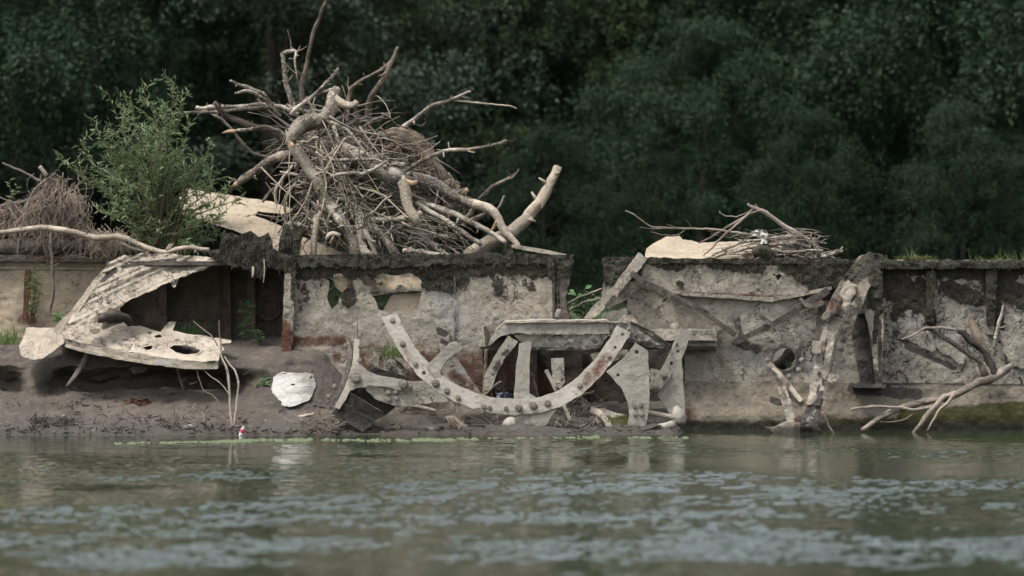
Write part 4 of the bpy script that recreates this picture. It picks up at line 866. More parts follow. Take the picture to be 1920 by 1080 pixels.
# front bracket at the right
b1 = thing('paddle_bracket', 'broad pale bracket plate with two holes and four rivets, mid right of the wheel', 'bracket', P(1190, 815, YR))
pl1 = sp('plate', [(1192,642),(1214,657),(1217,690),(1218,754),(1214,785),(1206,810),(1198,824),(1170,826),(1181,780),(1176,752),(1164,726),(1150,710),(1137,697),(1155,683),(1172,669)], YR+0.02, 131, parent=b1, holes=[circ(1194,660,3.2), circ(1159,703,3.2)], masks=dict(alg=caps((1175,822,1200,822,8,.6))))
for (x, y) in ((1190,762),(1202,760),(1191,777),(1203,777)): bolt(x, y, YR+0.01, pl1, 4.2, hexed=False)
b2 = thing('paddle_bracket', 'tall grey bracket with three holes at the right end of the wheel', 'bracket', P(1265, 815, 1.1))
sp('plate', [(1276,614),(1298,619),(1288,648),(1278,674),(1281,716),(1286,793),(1282,830),(1262,830),(1256,780),(1250,766),(1233,742),(1240,728),(1254,706),(1236,698),(1218,712),(1217,694),(1238,695),(1250,675),(1264,642)], 1.12, 132, 'wheel', parent=b2, holes=[circ(1284,629,2.8), circ(1271,659,3.2), circ(1259,681,3.2)], masks=dict(dark=caps((1272,640,1268,660,6,.5)), alg=caps((1265,815,1282,815,10,.7))))
lk1 = sp('link', [(1220,690),(1240,696),(1252,690),(1259,698),(1254,712),(1240,728),(1226,734),(1216,726),(1220,712)], 1.05, 133, 'wallg', parent=b2, masks=dict(dark=caps((1225,700,1235,710,6,.5))))
bolt(1245, 703, 1.04, lk1, 6); bolt(1228, 725, 1.04, lk1, 6.5)
mb = MB(); mb.tube([P(1271,770,1.05), P(1271,780,1.0), P(1270,795,1.02)], [0.08,0.1,0.09], 10, rough=0.3); mb.build('boss', M['wheel'], b2)
def rod(name, label, pts, Ys, r, mat='beam', cat='pipe', rough=0.12, sides=9):
    if not isinstance(Ys, (list, tuple)): Ys = [Ys]*len(pts)
    mb = MB(); mb.tube([P(x, y, Y) for (x, y), Y in zip(pts, Ys)], [q/PXM for q in r] if isinstance(r, (list, tuple)) else r/PXM, sides, rough=rough); return tag(mb.build(name, M[mat]), label, cat)
rod('pipe', 'tan round bar running level behind the right brackets', [(1212,773),(1240,778),(1266,783)], [1.0,0.98,0.95], 4.6, 'pale')
rod('axle_end', 'round rusty axle end knob at the waterline below the grey bracket', [(1262,796),(1250,803),(1240,806)], [0.8,0.7,0.62], [9,12.5,10], 'wheel', 'axle', 0.3, 11)
rod('pipe', 'thin grey pipe slanting down behind the middle of the wheel rim', [(1024,694),(1048,742),(1071,792)], [1.3,1.2,1.1], 4.2, 'wheel')
rod('pipe', 'short upright pipe behind the left half of the wheel rim', [(912,655),(910,700),(908,742)], 1.35, [4,4.2,3.6], 'beam')
rod('pipe', 'short bar lying under the left gusset plate above the mud', [(770,760),(795,765),(818,771)], 0.95, 3.8, 'wall')
rod('iron_bar', 'short thin rod in the shadow beside the upright spokes', [(1015,664),(1028,676),(1036,684)], 1.9, 2.6, 'inner', 'iron bar')
# left clamp
lc = thing('plank_clamp', 'forged arm with twin clamp strips gripping the dark planks at the left', 'wheel', P(690, 790, 0.7))
bar([(653,633),(656,655),(656,675),(650,700),(641,722),(628,745),(613,767)], [0.8,0.6,0.38], [6,8,9,9,8], 0.16, M['dark'], lc, 'clamp_strip', 141, 0.9, dict(grey=caps((653,640,640,730,4,.5))))
bar([(669,636),(668,660),(667,684),(660,705),(652,728),(642,748),(632,765)], [0.75,0.55,0.36], [10,12,14,13,12,9], 0.14, M['wheel'], lc, 'clamp_strip', 142, 0.8)
ar1 = sp('arm', [(652,712),(660,692),(676,684),(690,697),(706,704),(750,711),(768,715),(772,724),(764,733),(745,730),(715,724),(690,722),(668,727),(655,734)], 0.40, 143, parent=lc, thick=0.08)
bolt(667, 709, 0.38, ar1, 10); bolt(757, 721, 0.38, ar1, 9)
for (x, y) in ((648,648),(643,675),(627,724),(616,744),(676,650),(674,676)): bolt(x, y, 0.55, lc, 4.5)
gs1 = sp('gusset', [(683,729),(700,726),(745,731),(768,716),(795,716),(818,732),(842,752),(800,757),(761,761),(736,760),(704,748)], 0.44, 144, 'wallg', parent=lc, masks=dict(grey=caps((690,735,830,750,30,.4))))
for (x, y) in ((728,736),(742,735),(728,749),(743,747)): bolt(x, y, 0.42, gs1, 4.6, hexed=False)
pf = thing('paddle_board', 'dark wet paddle made of planks held by the left clamp', 'paddle', P(680, 805, 0.8))
for i, (q, z) in enumerate([([(622,775),(640,752),(704,792),(680,810)], 0.42), ([(640,751),(652,734),(724,778),(701,789)], 0.48), ([(653,733),(668,727),(690,727),(742,763),(725,777)], 0.56)]):
    sheet('plank', q, z, M['plank'], pf, thick=0.07, step=2, rough=0.7, relief=0.012, seed=150+i)
pq = thing('broken_crate', 'heap of broken dark boards behind the clamp and the grass', 'boards', P(735, 720, 1.3))
for i, (q, z, m_) in enumerate([([(700,656),(712,655),(710,690),(697,690)], 1.35, 'wallg'), ([(692,686),(760,706),(764,718),(694,702)], 1.2, 'plank'), ([(718,668),(752,672),(772,694),(766,716),(740,708),(714,690)], 1.4, 'wallg'), ([(738,668),(752,672),(775,694),(770,700)], 1.34, 'pale')]):
    sheet('board', q, z, M[m_], pq, thick=0.05, step=2, rough=1.2, relief=0.02, seed=160+i, masks=dict(dark=caps((730,690,765,710,12,.6))))
# mossy boards at the foot of the right bracket
sheet_ = lambda nm, lab, cat, poly, Y, mt, sd, **k: tag(sheet(nm, poly, Y, M[mt], None, thick=0.05, step=2, rough=1.3, relief=0.03, seed=sd, **k), lab, cat)
sheet_('mossy_board', 'moss covered board standing behind the front bracket at the waterline', 'board', [(1112,768),(1130,764),(1150,772),(1182,780),(1180,800),(1172,826),(1130,828),(1120,800)], lambda X, Y: 1.0-0.2*(Y-770)/50, 'wheel', 171, masks=dict(alg=caps((1140,800,1170,800,24,1.0))))
sheet_('mossy_board', 'green mossy board end lying in the water right of the front bracket', 'board', [(1176,822),(1210,806),(1240,796),(1240,812),(1222,828),(1180,832)], 0.55, 'wheel', 172, masks=dict(alg=caps((1180,818,1240,806,30,1.2))))
rod('log', 'crumbling pale log leaning on the mossy board', [(1128,776),(1140,795),(1150,820)], [0.9,0.82,0.75], [5,5.5,4], 'bark', 'log', 0.4)
rod('log', 'rotten stump of wood left of the mossy board', [(1108,768),(1125,776),(1134,786)], [1.0,0.95,0.9], [6,8,6], 'palewood', 'log', 0.5)

# ------------------------------------------------------------------ driftwood heap
def br(label, pts, r, Y, mat='bark', name='driftwood_branch', sides=8, rough=0.2, wob=0.022, subs=(), group='branches of the driftwood heap', cat='branch'):
    """one branch: pts in layout units, radii in layout units, depth number or list"""
    n = len(pts); Ys = list(np.interp(np.arange(n), np.linspace(0, n-1, len(Y)), Y)) if isinstance(Y, (list, tuple)) else [Y]*n
    mb = MB(); sd = len(label)+pts[0][0]
    mb.tube([P(x, y, q) for (x, y), q in zip(pts, Ys)], [q/PXM for q in r], sides, rough=rough, wob=wob, seed=sd, ang=0.55)
    rr = random.Random(int(sd))
    if max(r) > 3:
        ln = sum(math.hypot(pts[i+1][0]-pts[i][0], pts[i+1][1]-pts[i][1]) for i in range(n-1))
        for q in range(int(ln/34)+1):
            u = rr.uniform(0.08, 0.97)*(n-1); i = int(u); f = u-i; a_ = P(pts[i][0], pts[i][1], Ys[i]).lerp(P(pts[i+1][0], pts[i+1][1], Ys[i+1]), f); rl = (r[i]+(r[i+1]-r[i])*f)/PXM
            d = Vector((rr.gauss(0,1), -abs(rr.gauss(0,.7)), rr.gauss(0.2,1))).normalized(); L = rl+rr.uniform(0.015, 0.10)
            mb.tube([a_, a_+d*L*.6, a_+d*L+Vector((rr.gauss(0,.015),0,rr.gauss(0,.015)))], [rl*.55, rl*.32, rl*.2], 5, seg=1)
    base = P(pts[0][0], pts[0][1], Ys[0])
    main = mb
    if not subs:
        o = mb.build(name, M[mat]); return tag(o, label, cat, group)
    t = thing(name, label, cat, base, group)
    mb.build('stem', M[mat], t)
    for (sp_, sr, sm, nm) in subs:
        q = MB(); k = len(sp_); y0 = Ys[min(range(n), key=lambda i: (pts[i][0]-sp_[0][0])**2+(pts[i][1]-sp_[0][1])**2)]
        q.tube([P(x, y, y0-0.03*i) for i, (x, y) in enumerate(sp_)], [z/PXM for z in sr], max(5, sides-2), rough=rough, wob=wob*0.6, seed=sd+3)
        q.build(nm, M[sm], t)
    return t
T = 'twig'
br('tall thin upright branch rising highest out of the driftwood heap', [(600,250),(576,215),(567,191),(566,160),(578,107),(593,49),(613,0),(619,-18)], [5,5,5,4.5,4.2,4,3.4,3], [3.2,3.2,3.0], 'brownbark')
br('crooked upright branch with a hooked bleached tip, left of the tallest', [(590,250),(560,222),(549,196),(540,169),(533,133),(529,100),(542,95),(556,96),(553,111),(557,149)], [6,6,6,5.5,5,4.5,4,3.2,2.5,1.2], [3.2,3.0], 'bark', subs=[([(547,95),(545,75),(540,56)],[1.6,1.3,.8],T,'twig'),([(556,97),(566,92),(576,86)],[2,1.6,1],T,'twig'),([(535,120),(545,130),(556,140)],[1,.8,.6],T,'twig')])
br('upright branch with a sharp tip leaning right at the top of the heap', [(650,300),(678,284),(690,250),(692,213),(696,182),(718,147),(738,111),(746,89)], [6,6,6.5,6.5,6,5.5,4.8,3], [3.4,3.0,2.9], 'brownbark', subs=[([(696,184),(705,180),(718,190),(728,205),(732,220)],[1.6,1.4,1.3,1.1,.8],'palewood','twig')])
br('thinner branch joining the sharp tipped one from the left', [(650,240),(656,178),(660,164),(691,144),(722,127),(735,113)], [4,3.8,3.6,3.4,3,2.4], [3.1,2.95], 'brownbark', subs=[([(658,178),(652,160),(653,145)],[1.8,1.4,1],T,'twig')])
br('long forked twig reaching far right above the root stump', [(660,320),(687,289),(727,262),(767,231),(811,198),(847,187),(882,172)], [5.5,5,5,4.8,4.2,3.6,2.4], [3.3,2.9,2.6], 'bark', subs=[([(847,188),(880,191),(913,195),(945,198),(958,200),(969,204)],[2.2,2,1.8,1.6,1.4,.9],'palewood','twig'),([(775,232),(790,236),(800,228),(795,222)],[1.2,1,.8,.6],T,'twig')])
br('straight grey branch pointing right at mid height over the stump', [(740,336),(758,322),(798,298),(833,283),(878,280),(915,272),(951,265)], [4.5,4.4,4.2,3.8,3.6,3.2,2.4], [2.6,2.4], 'bark', subs=[([(873,281),(882,285),(890,286)],[1.6,1.3,.9],'palewood','twig')])
br('level branch with a thick sawn end pointing left over the bush', [(590,215),(549,202),(491,196),(433,202),(400,202),(367,202)], [6,5.5,5,5,5.4,5.2], [3.2,2.8], 'bark')
br('long thin level branch reaching furthest left into the bush', [(560,215),(522,200),(469,204),(420,208),(380,210),(344,211),(300,218)], [4.2,4,3.8,3.6,3.4,3,2.4], [3.0,2.5], 'bark')
br('brown branch with a blunt top slanting down into the heap left', [(402,191),(415,205),(429,218),(464,233),(490,242),(513,249),(545,272)], [4,6,6.4,6.5,6.5,7,7], [2.7,3.0], 'brownbark')
br('pale kinked branch, upper of the pair at the upper left', [(433,151),(445,158),(464,164),(491,173),(504,191),(527,218)], [3,3.4,3.6,3.8,3.8,3.6], [2.6,2.9], 'bark')
br('pale kinked branch, lower of the pair at the upper left', [(441,174),(460,170),(475,173),(496,187),(515,212)], [2.6,2.8,2.8,2.8,2.6], [2.5,2.8], 'bark')
br('zigzag thin branch hanging at the left flank of the heap', [(402,216),(412,220),(433,240),(456,271),(478,289),(522,296)], [2.4,2.8,3,3.2,3.2,3.2], [2.5,2.8], 'twig')
br('short branch with an orange torn tip at the left flank', [(440,246),(470,243),(495,238),(520,243),(545,262)], [3,4,4,3.6,3], [2.6,2.9], 'bark', subs=[([(416,250),(430,246),(441,245)],[1,4,3.5],'fresh','torn_tip')])
br('mossy tipped log sloping down to the left above the tan plate', [(442,346),(460,332),(478,320),(513,298),(553,287)], [6,8.5,9,10,10], [2.5,2.9], 'bark', subs=[([(438,349),(444,345)],[4,6.2],'fresh','torn_tip')], name='driftwood_log', cat='log')
br('thick curved log at the crown of the heap with a white barkless stub', [(633,166),(627,182),(620,204),(607,222),(576,231),(557,242),(546,256),(541,272)], [9,12,13,16,16.5,15,11.5,7], [2.6,2.3], 'bark', sides=16, subs=[([(618,174),(628,182),(638,191),(656,198),(669,190)],[5,8,8.5,7,5.5],'palewood','bare_stub'),([(545,272),(551,277),(558,281)],[7,5,2],'fresh','torn_tip')], name='driftwood_log', cat='log')
br('long straight cracked log slanting down the middle to the rim', [(550,276),(566,298),(584,320),(597,345),(607,369),(622,390),(638,409),(653,430),(662,455),(668,485)], [11,12,12,11.5,12,11,10.5,10.5,10,9.5], [2.2,2.05], 'bark', sides=16, name='driftwood_log', cat='log', subs=[([(607,378),(606,366)],[6,7],'palewood','knot')])
br('pale barked branch forking down left from the long cracked log', [(611,378),(602,395),(594,413),(591,445),(587,482)], [7.5,7,6.8,6.4,6], [2.15,2.05], 'palewood')
br('thick scaly log in the centre ending in a broken white limb', [(600,272),(625,278),(664,293),(690,304),(713,316),(735,326),(752,338)], [15,16,17,17,17,15.5,12], [2.9,2.3,2.2], 'bark', sides=16, name='driftwood_log', cat='log', subs=[([(750,334),(757,350),(760,369),(765,384),(771,396),(784,420)],[10.5,11.5,11.5,10.5,10,7.5],'palewood','bare_limb'),([(768,402),(780,403),(789,398)],[7,6,5],'palewood','stub'),([(755,338),(772,344),(781,341)],[6,5,3.5],'fresh','torn_tip')])
br('broken stub pointing right above the scaly centre log', [(690,318),(705,309),(730,309),(758,310)], [6,7,6.6,6], [2.4,2.25], 'bark')
br('long log running down right and turning white near its tip', [(740,322),(762,331),(790,336),(811,344),(835,356),(856,369),(874,377),(892,382)], [10,11,12,12,11,10,9.5,9], [2.8,2.5], 'bark', sides=14, name='driftwood_log', cat='log', subs=[([(888,381),(908,387),(922,396),(933,408),(940,424),(950,438),(960,448),(968,456),(974,463)],[9,9,8.8,8.6,8,7.5,7,6.4,5],'palewood','bare_limb'),([(927,396),(938,386),(946,368)],[3,2.4,1.8],T,'twig')])
br('stout smooth log leaning up to the right end of the heap', [(875,482),(895,467),(922,453),(945,442),(967,427),(985,411),(1002,391),(1018,368),(1029,347),(1038,330),(1045,314)], [13,14,14,13.5,13,12,11.5,10.5,9.5,9,8.5], [2.6,2.9], 'palewood', sides=16, name='driftwood_log', cat='log', subs=[([(985,412),(992,411),(998,408)],[3.5,3,2.4],'palewood','stub')])
br('long thin branch running low right above the rim, upper one', [(770,368),(789,378),(820,390),(856,404),(885,418),(913,431),(949,456)], [6,6,6,6,5.6,5.2,4.6], [2.4,2.1], 'bark', subs=[([(921,432),(927,424),(930,416)],[3,3.5,3],'fresh','torn_tip')])
br('thin branch running low right under the upper one', [(780,380),(798,391),(822,406),(847,422),(872,440),(902,460)], [5,5,4.8,4.6,4.4,4], [2.3,2.1], 'bark')
br('dark twig rising right from behind the white tipped log', [(833,436),(860,416),(882,396),(903,370),(922,351),(945,338),(967,324)], [4,4.4,4.4,4,3.8,3.4,2], 3.3, 'brownbark', subs=[([(950,336),(962,332),(972,317)],[2,1.6,1],T,'twig'),([(906,368),(914,363),(916,356)],[1.6,1.4,1],T,'twig')])
br('thick brown stick crossing low behind the white tipped log', [(800,430),(830,428),(866,420),(891,410),(915,400),(931,392)], [6,6,5.5,5,4,2.5], 3.4, 'brownbark')
br('short level log in the lower middle of the heap', [(686,415),(710,412),(740,410),(763,409)], [6.5,6.8,6.4,6], [2.3,2.15], 'bark', name='driftwood_log', cat='log')
br('grey split log falling right from the lower centre', [(640,372),(656,387),(680,406),(700,427),(724,452),(748,485)], [12,12,11,10,9.5,9], [2.5,2.2], 'bark', sides=14, name='driftwood_log', cat='log')
br('upright log with a pale foot at the rim, right of the long cracked log', [(660,380),(671,400),(676,430),(678,455),(684,470),(700,478)], [8,9,9.5,9.5,9,7], [2.3,2.0], 'bark', sides=14, name='driftwood_log', cat='log')
br('smooth tan stick beside the upright log', [(684,430),(694,450),(706,480)], [5.5,5.5,5], 2.1, 'palewood')
br('thin branch hanging straight down the front of the heap', [(627,236),(634,262),(642,293),(648,320),(656,347),(666,372),(669,400),(670,430)], [4,4.2,4.2,4,3.8,3.6,3,2.4], [2.3,2.0], 'bark')
br('slanting branch below the tallest one pointing up right', [(545,215),(558,200),(575,188),(589,178),(606,162),(620,147),(634,128)], [4.4,4.4,4.2,4,3.8,3.4,2.6], [2.9,2.7], 'bark', subs=[([(588,178),(610,171),(633,167)],[3.6,3.4,3],'bark','twig'),([(622,145),(617,135),(612,127)],[1.4,1.2,.8],T,'twig')])
br('pale curved stick in the shade at the left foot of the heap', [(518,382),(516,365),(522,347),(536,327),(549,310)], [2.6,3.2,3.4,3.2,2.4], [2.4,2.3], 'palewood')
br('branch bending across the front of the centre log', [(620,330),(650,325),(680,327),(700,318),(725,303)], [3,3.6,4,4,3], [2.1,2.05], 'bark')
br('bowed dark stick behind the curved crown log', [(640,300),(660,270),(670,240),(668,215),(664,196)], [5,5,4.6,4.2,3.5], [3.1,2.9], 'brownbark')
br('small pale knotty stub near the mossy post', [(612,448),(618,440),(628,438),(638,441)], [3,4.5,5,4], 2.0, 'palewood')
br('weathered plank end at the lower right foot of the heap', [(755,470),(790,474),(830,478),(860,479)], [5,6,5,3.5], 2.15, 'bark', rough=0.3)
br('grey leaning stick at the lower right foot of the heap', [(770,415),(790,440),(815,462),(835,478)], [7,7,6,5], [2.5,2.2], 'bark', rough=0.25)
def strands(n, tops, dxy, Y, seed, r=(0.5,1.3), lean=(-40,10)):
    q = random.Random(seed); mb = MB()
    for i in range(n):
        s = q.choice(tops); x = s[0]+q.gauss(0, s[2]); y = s[1]+q.gauss(0, s[3]); L = q.uniform(*dxy); ln = q.uniform(*lean); y0 = q.uniform(*Y); pts = []
        for k in range(6):
            t = k/5; pts.append(P(x+ln*t*q.uniform(.4,1.6)+q.gauss(0,4.5), min(y+L*t**1.2, 484)+q.gauss(0,3), y0-0.15*t))
        rr = q.uniform(*r)/PXM; mb.tube(pts, [rr, rr*.8, rr*.4], 4, seg=1)
    return mb
# root stump
rs = thing('root_stump', 'big arched reddish brown root stump at the right of the heap', 'stump', P(780, 390, 3.0))
for q, (off, rr_) in enumerate([(0,1.0),(-9,.62),(8,.6),(-16,.45),(15,.42)]):
    mb = MB(); mb.tube([P(690+off*.2,300+off*.3,3.1), P(702+off*.5,283+off*.8,3.0+.006*off), P(720+off*.3,268+off,2.95), P(748,262+off,2.9-.004*off), P(774-off*.4,270+off,2.85), P(793-off*.8,290+off*.6,2.85), P(810-off*.9,318+off*.4,2.88), P(826-off,346,2.9), P(842-off*1.2,372,2.95)], [7/PXM*rr_,11/PXM*rr_,14/PXM*rr_,15/PXM*rr_,15/PXM*rr_,16/PXM*rr_,18/PXM*rr_,20/PXM*rr_,16/PXM*rr_], 9, rough=0.5, wob=0.05, seed=q, ang=.3); mb.build('root_arch', M['root'] if q % 2 == 0 else M['brownbark'], rs)
for q in range(7):
    a = -24+q*8; mb = MB(); mb.tube([P(740+q*3,330+a*.4,3.1), P(780,338+a*.7,3.0-.01*q), P(815,348+a,2.95), P(838,358+a*.9,2.95), P(856+(q*7)%9,362+a*.7,2.95)], [0.05,0.075,0.09,0.08,0.02], 8, rough=0.6, wob=0.05, seed=q*3, ang=.3); mb.build('root_bole', M['brownbark'] if q % 3 else M['bark'], rs)
strands(90, [(760,290,20,12),(800,330,20,14),(835,345,12,14),(845,375,14,8)], (10,40), (2.7,2.85), 77, (0.4,1.2), (-25,25)).build('root_strands', M['rootmat'], rs)['kind'] = 'stuff'
mb = MB(); mb.tube([P(850,368,2.85), P(866,362,2.8), P(877,355,2.78)], [0.04,0.04,0.032], 9, rough=0.15); mb.build('sawn_stub', M['fresh'], rs)
# fine twigs: a tangle nobody could count
def tangle(name, label, n, origin, spread, ends, Y, seed, mat, rmin=0.5, rmax=1.7, wig=0.16, cat='twigs', sides=4):
    r = random.Random(seed); mb = MB()
    for i in range(n):
        a = (r.gauss(origin[0], spread[0]), r.gauss(origin[1], spread[1])); b = (r.uniform(ends[0], ends[2]), r.uniform(ends[1], ends[3]))
        y0 = r.uniform(*Y); y1 = r.uniform(*Y); L = math.hypot(b[0]-a[0], b[1]-a[1]); pts = []
        k = 5
        for q in range(k+1):
            t = q/k; pts.append(P(a[0]+(b[0]-a[0])*t+r.gauss(0, wig)*L*0.18*(q > 0), a[1]+(b[1]-a[1])*t+r.gauss(0, wig)*L*0.18*(q > 0)+L*0.06*t*t, y0+(y1-y0)*t+r.gauss(0, 0.03)))
        rr = r.uniform(rmin, rmax)**1.0/PXM
        mb.tube(pts, [rr, rr*0.85, rr*0.4], sides, seg=2)
    o = mb.build(name, M[mat]); return tag(o, label, cat, kind='stuff')
tangle('twig_tangle', 'tangle of thin grey twigs filling the driftwood heap', 95, (630,300), (45,45), (490,240,860,480), (2.1,3.2), 1, 'twig', 0.7, 2.6)
tangle('twig_tangle', 'bleached thin sticks lying over the front of the driftwood heap', 32, (620,320), (50,50), (510,260,820,480), (2.0,2.4), 11, 'palewood', 0.7, 2.2)
tangle('twig_tangle', 'dark fine twigs deep inside the driftwood heap', 100, (650,330), (60,50), (530,330,850,485), (2.6,3.7), 2, 'brownbark', 0.8, 2.6)
tangle('twig_tangle', 'mid sized grey sticks criss crossing through the driftwood heap', 48, (640,330), (50,45), (520,250,860,480), (2.15,3.2), 8, 'bark', 2.2, 4.5, sides=6)
tangle('twig_tangle', 'thin twigs sticking out of the crown of the heap', 90, (610,250), (30,25), (470,180,760,320), (2.5,3.3), 3, 'twig', 0.5, 1.5)
tangle('twig_tangle', 'thin twigs and straw along the foot of the heap', 80, (620,400), (50,35), (530,400,720,482), (2.0,2.5), 4, 'bark', 0.5, 1.8)
tangle('twig_tangle', 'loose bark and sticks at the right foot of the heap', 90, (740,420), (50,30), (680,420,900,482), (2.1,2.8), 5, 'bark', 0.6, 2.6)
# ground the heap stands on: silted deck behind the wall
dk_ = MB(); a = P(560,486,2.1); b_ = P(1060,486,2.1)

# ------------------------------------------------------------------ twigs on the right hull
g2 = 'twigs on the right hull'
br('thick dead branch slanting down right on the right hull', [(1402,382),(1425,393),(1450,407),(1480,428),(1505,444),(1525,455)], [2.2,4,4.5,4.6,5,5.5], 2.4, 'twig', group=g2)
br('long thin curved twig reaching left over the tan plate of the right hull', [(1172,395),(1190,402),(1210,418),(1225,426),(1260,429),(1300,428),(1350,432),(1400,440),(1440,447)], [1.0,1.3,1.5,1.8,2,2.2,2.4,2.6,2.6], 2.3, 'twig', group=g2, sides=5, subs=[([(1288,428),(1270,440),(1245,442),(1220,435)],[1.2,1,.9,.6],T,'twig'),([(1298,428),(1292,418),(1286,412)],[1.1,.9,.6],T,'twig'),([(1260,428),(1230,430),(1200,426)],[1.2,1,.7],T,'twig'),([(1275,429),(1258,424),(1248,420)],[1,.8,.6],T,'twig')])
br('steep grey stick crossing the tan plate up to the branch tip', [(1320,480),(1345,455),(1370,430),(1395,408),(1412,392)], [1.6,2.4,2.6,2.6,1.8], 2.2, 'twig', group=g2, sides=6)
br('second steep stick leaning right beside the crossing one', [(1310,456),(1345,438),(1375,420),(1405,402),(1425,395)], [1.4,2.2,2.4,2.2,1.4], 2.35, 'twig', group=g2, sides=6)
br('bowed stick from the plate up to the white bag', [(1335,480),(1370,462),(1400,452),(1450,446),(1500,444)], [2,3,3.4,3.8,4], 2.15, 'bark', group=g2, sides=6)
br('lowest level stick under the white bag', [(1340,482),(1390,468),(1440,460),(1490,456),(1520,462)], [2,3,3.4,3.6,3.4], 2.1, 'bark', group=g2, sides=6)
br('thin arched twig with a curled tip at the upper left of the branch', [(1349,396),(1360,403),(1380,406),(1400,400),(1412,388)], [.8,1,1.1,1.2,1.2], 2.4, 'twig', group=g2, sides=5)
br('gnarled stub end at the right of the twigs, by the bent frame', [(1528,446),(1532,462),(1540,476),(1548,488)], [6,7,6,5], 2.1, 'bark', group=g2, rough=0.35)
br('short grey chunk of wood at the right end of the twigs', [(1540,482),(1556,478),(1570,473),(1580,472)], [4,5.5,6,5], 2.0, 'bark', group=g2, rough=0.3)
tangle('twig_tangle', 'thin dry twigs heaped behind the white bag on the right hull', 60, (1500,450), (25,12), (1310,425,1560,480), (2.0,2.6), 6, 'twig', 0.4, 1.2, cat='twigs')
tangle('twig_tangle', 'bark shreds along the right hull rim under the twigs', 50, (1450,476), (45,4), (1400,468,1590,486), (1.85,2.3), 7, 'bark', 0.8, 3.0, cat='twigs')
rk = MB(); rk.tube([P(1412,476,1.78), P(1425,470,1.76), P(1440,476,1.78), P(1436,486,1.76)], [0.05,0.09,0.08,0.04], 9, rough=0.4); tag(rk.build('moss_clump', M['moss']), 'dark mossy lump on the right hull rim below the white bag', 'moss')
tag(sheet('plastic_bag', [(1408,436),(1422,430),(1438,431),(1440,440),(1436,448),(1442,456),(1424,458),(1430,446),(1424,440),(1410,442)], 2.05, M['white'], None, thick=0.04, step=1.5, rough=1.0, relief=0.06, rscale=0.2, seed=201), 'white rag of plastic caught in the twigs on the right hull', 'plastic')
tag(sheet('plastic_rag', [(742,540),(746,535),(753,534),(759,538),(757,544),(744,545)], 2.05, M['white'], None, thick=0.05, step=1.5, rough=0.6, relief=0.04, rscale=0.3, seed=202), 'small white crumpled rag in the large hull hole', 'plastic')

# ------------------------------------------------------------------ far left: roots and pale log
br('smooth pale bent log lying along the rim at the left edge', [(-30,438),(0,434),(40,431),(90,428),(125,431),(150,439),(175,446),(210,445),(240,449),(262,460),(285,468),(305,472),(330,467),(358,464),(392,468)], [5,5,5.4,5.8,6,6,5.8,5.8,5.6,5.4,5.2,5,4.8,4.8,4.4], [2.45,2.3,2.1], 'palewood', name='bent_log', group=None, cat='log', sides=10, rough=0.1, subs=[([(220,452),(250,466),(275,472)],[3,2.6,2],'bark','side_branch')])
br('straight bare stick slanting out above the roots at the left edge', [(5,306),(30,318),(55,330),(75,340)], [2,2.4,2.6,2.6], 3.0, 'twig', name='stick', group=None, cat='stick')
br('upright thin pole in front of the low left hull wall', [(96,430),(98,480),(99,540),(95,592)], [4,3.4,3,2.6], 2.5, 'twig', name='pole', group=None, cat='pole')
rc = thing('root_clump', 'brown mass of dead hanging roots beside the bush, above the bent log', 'roots', P(120, 485, 3.0))
strands(480, [(110,350,18,14),(140,375,16,18),(85,370,20,14),(150,410,12,20),(60,400,25,12),(120,430,40,10),(200,440,20,8)], (30,95), (2.6,3.1), 5, (0.35,1.0), (-60,30)).build('root_strands', M['rootmat'], rc)['kind'] = 'stuff'
strands(120, [(100,340,14,10),(20,395,18,12),(10,420,14,10)], (20,60), (2.8,3.2), 6, (0.7,1.6)).build('root_strands', M['brownbark'], rc)['kind'] = 'stuff'
mb = MB(); mb.tube([P(40,440,3.0), P(70,390,3.0), P(95,350,2.9), P(108,336,2.9)], [0.16,0.13,0.09,0.03], 12, rough=0.6, wob=0.04); mb.tube([P(-20,430,3.1), P(20,400,3.1), P(40,425,3.1)], [0.2,0.16,0.1], 10, rough=0.4); mb.tube([P(120,450,3.1), P(130,400,3.1), P(135,370,3.0)], [0.2,0.16,0.08], 10, rough=0.4); mb.build('root_core', M['brownbark'], rc)
mb = MB()
for pts, rr in (([(32,475),(45,410),(62,360),(85,338),(105,325)],1.6),([(50,470),(58,430),(80,390),(100,362),(118,350)],1.4),([(74,312),(82,322),(88,330)],4),([(0,370),(30,380),(60,372)],1.4),([(5,385),(20,376),(40,400)],1.2)):
    mb.tube([P(x,y,2.7) for x, y in pts], [rr/PXM]*len(pts), 6, rough=0.15)
mb.build('root', M['twig'], rc)
bk = MB(); bk.tube([P(-30,468,2.85), P(80,462,2.85), P(200,468,2.85), P(300,475,2.85)], [0.16,0.18,0.14,0.06], 10, rough=0.35, flat=0.6); tag(bk.build('silt_heap', M['mud']), 'brown silt heap under the roots behind the low left wall', 'silt')
strands(110, [(215,440,18,8),(190,440,10,6)], (20,45), (2.4,2.7), 9, (0.4,1.0), (-15,15)).build('root_strands', M['rootmat'], rc)['kind'] = 'stuff'

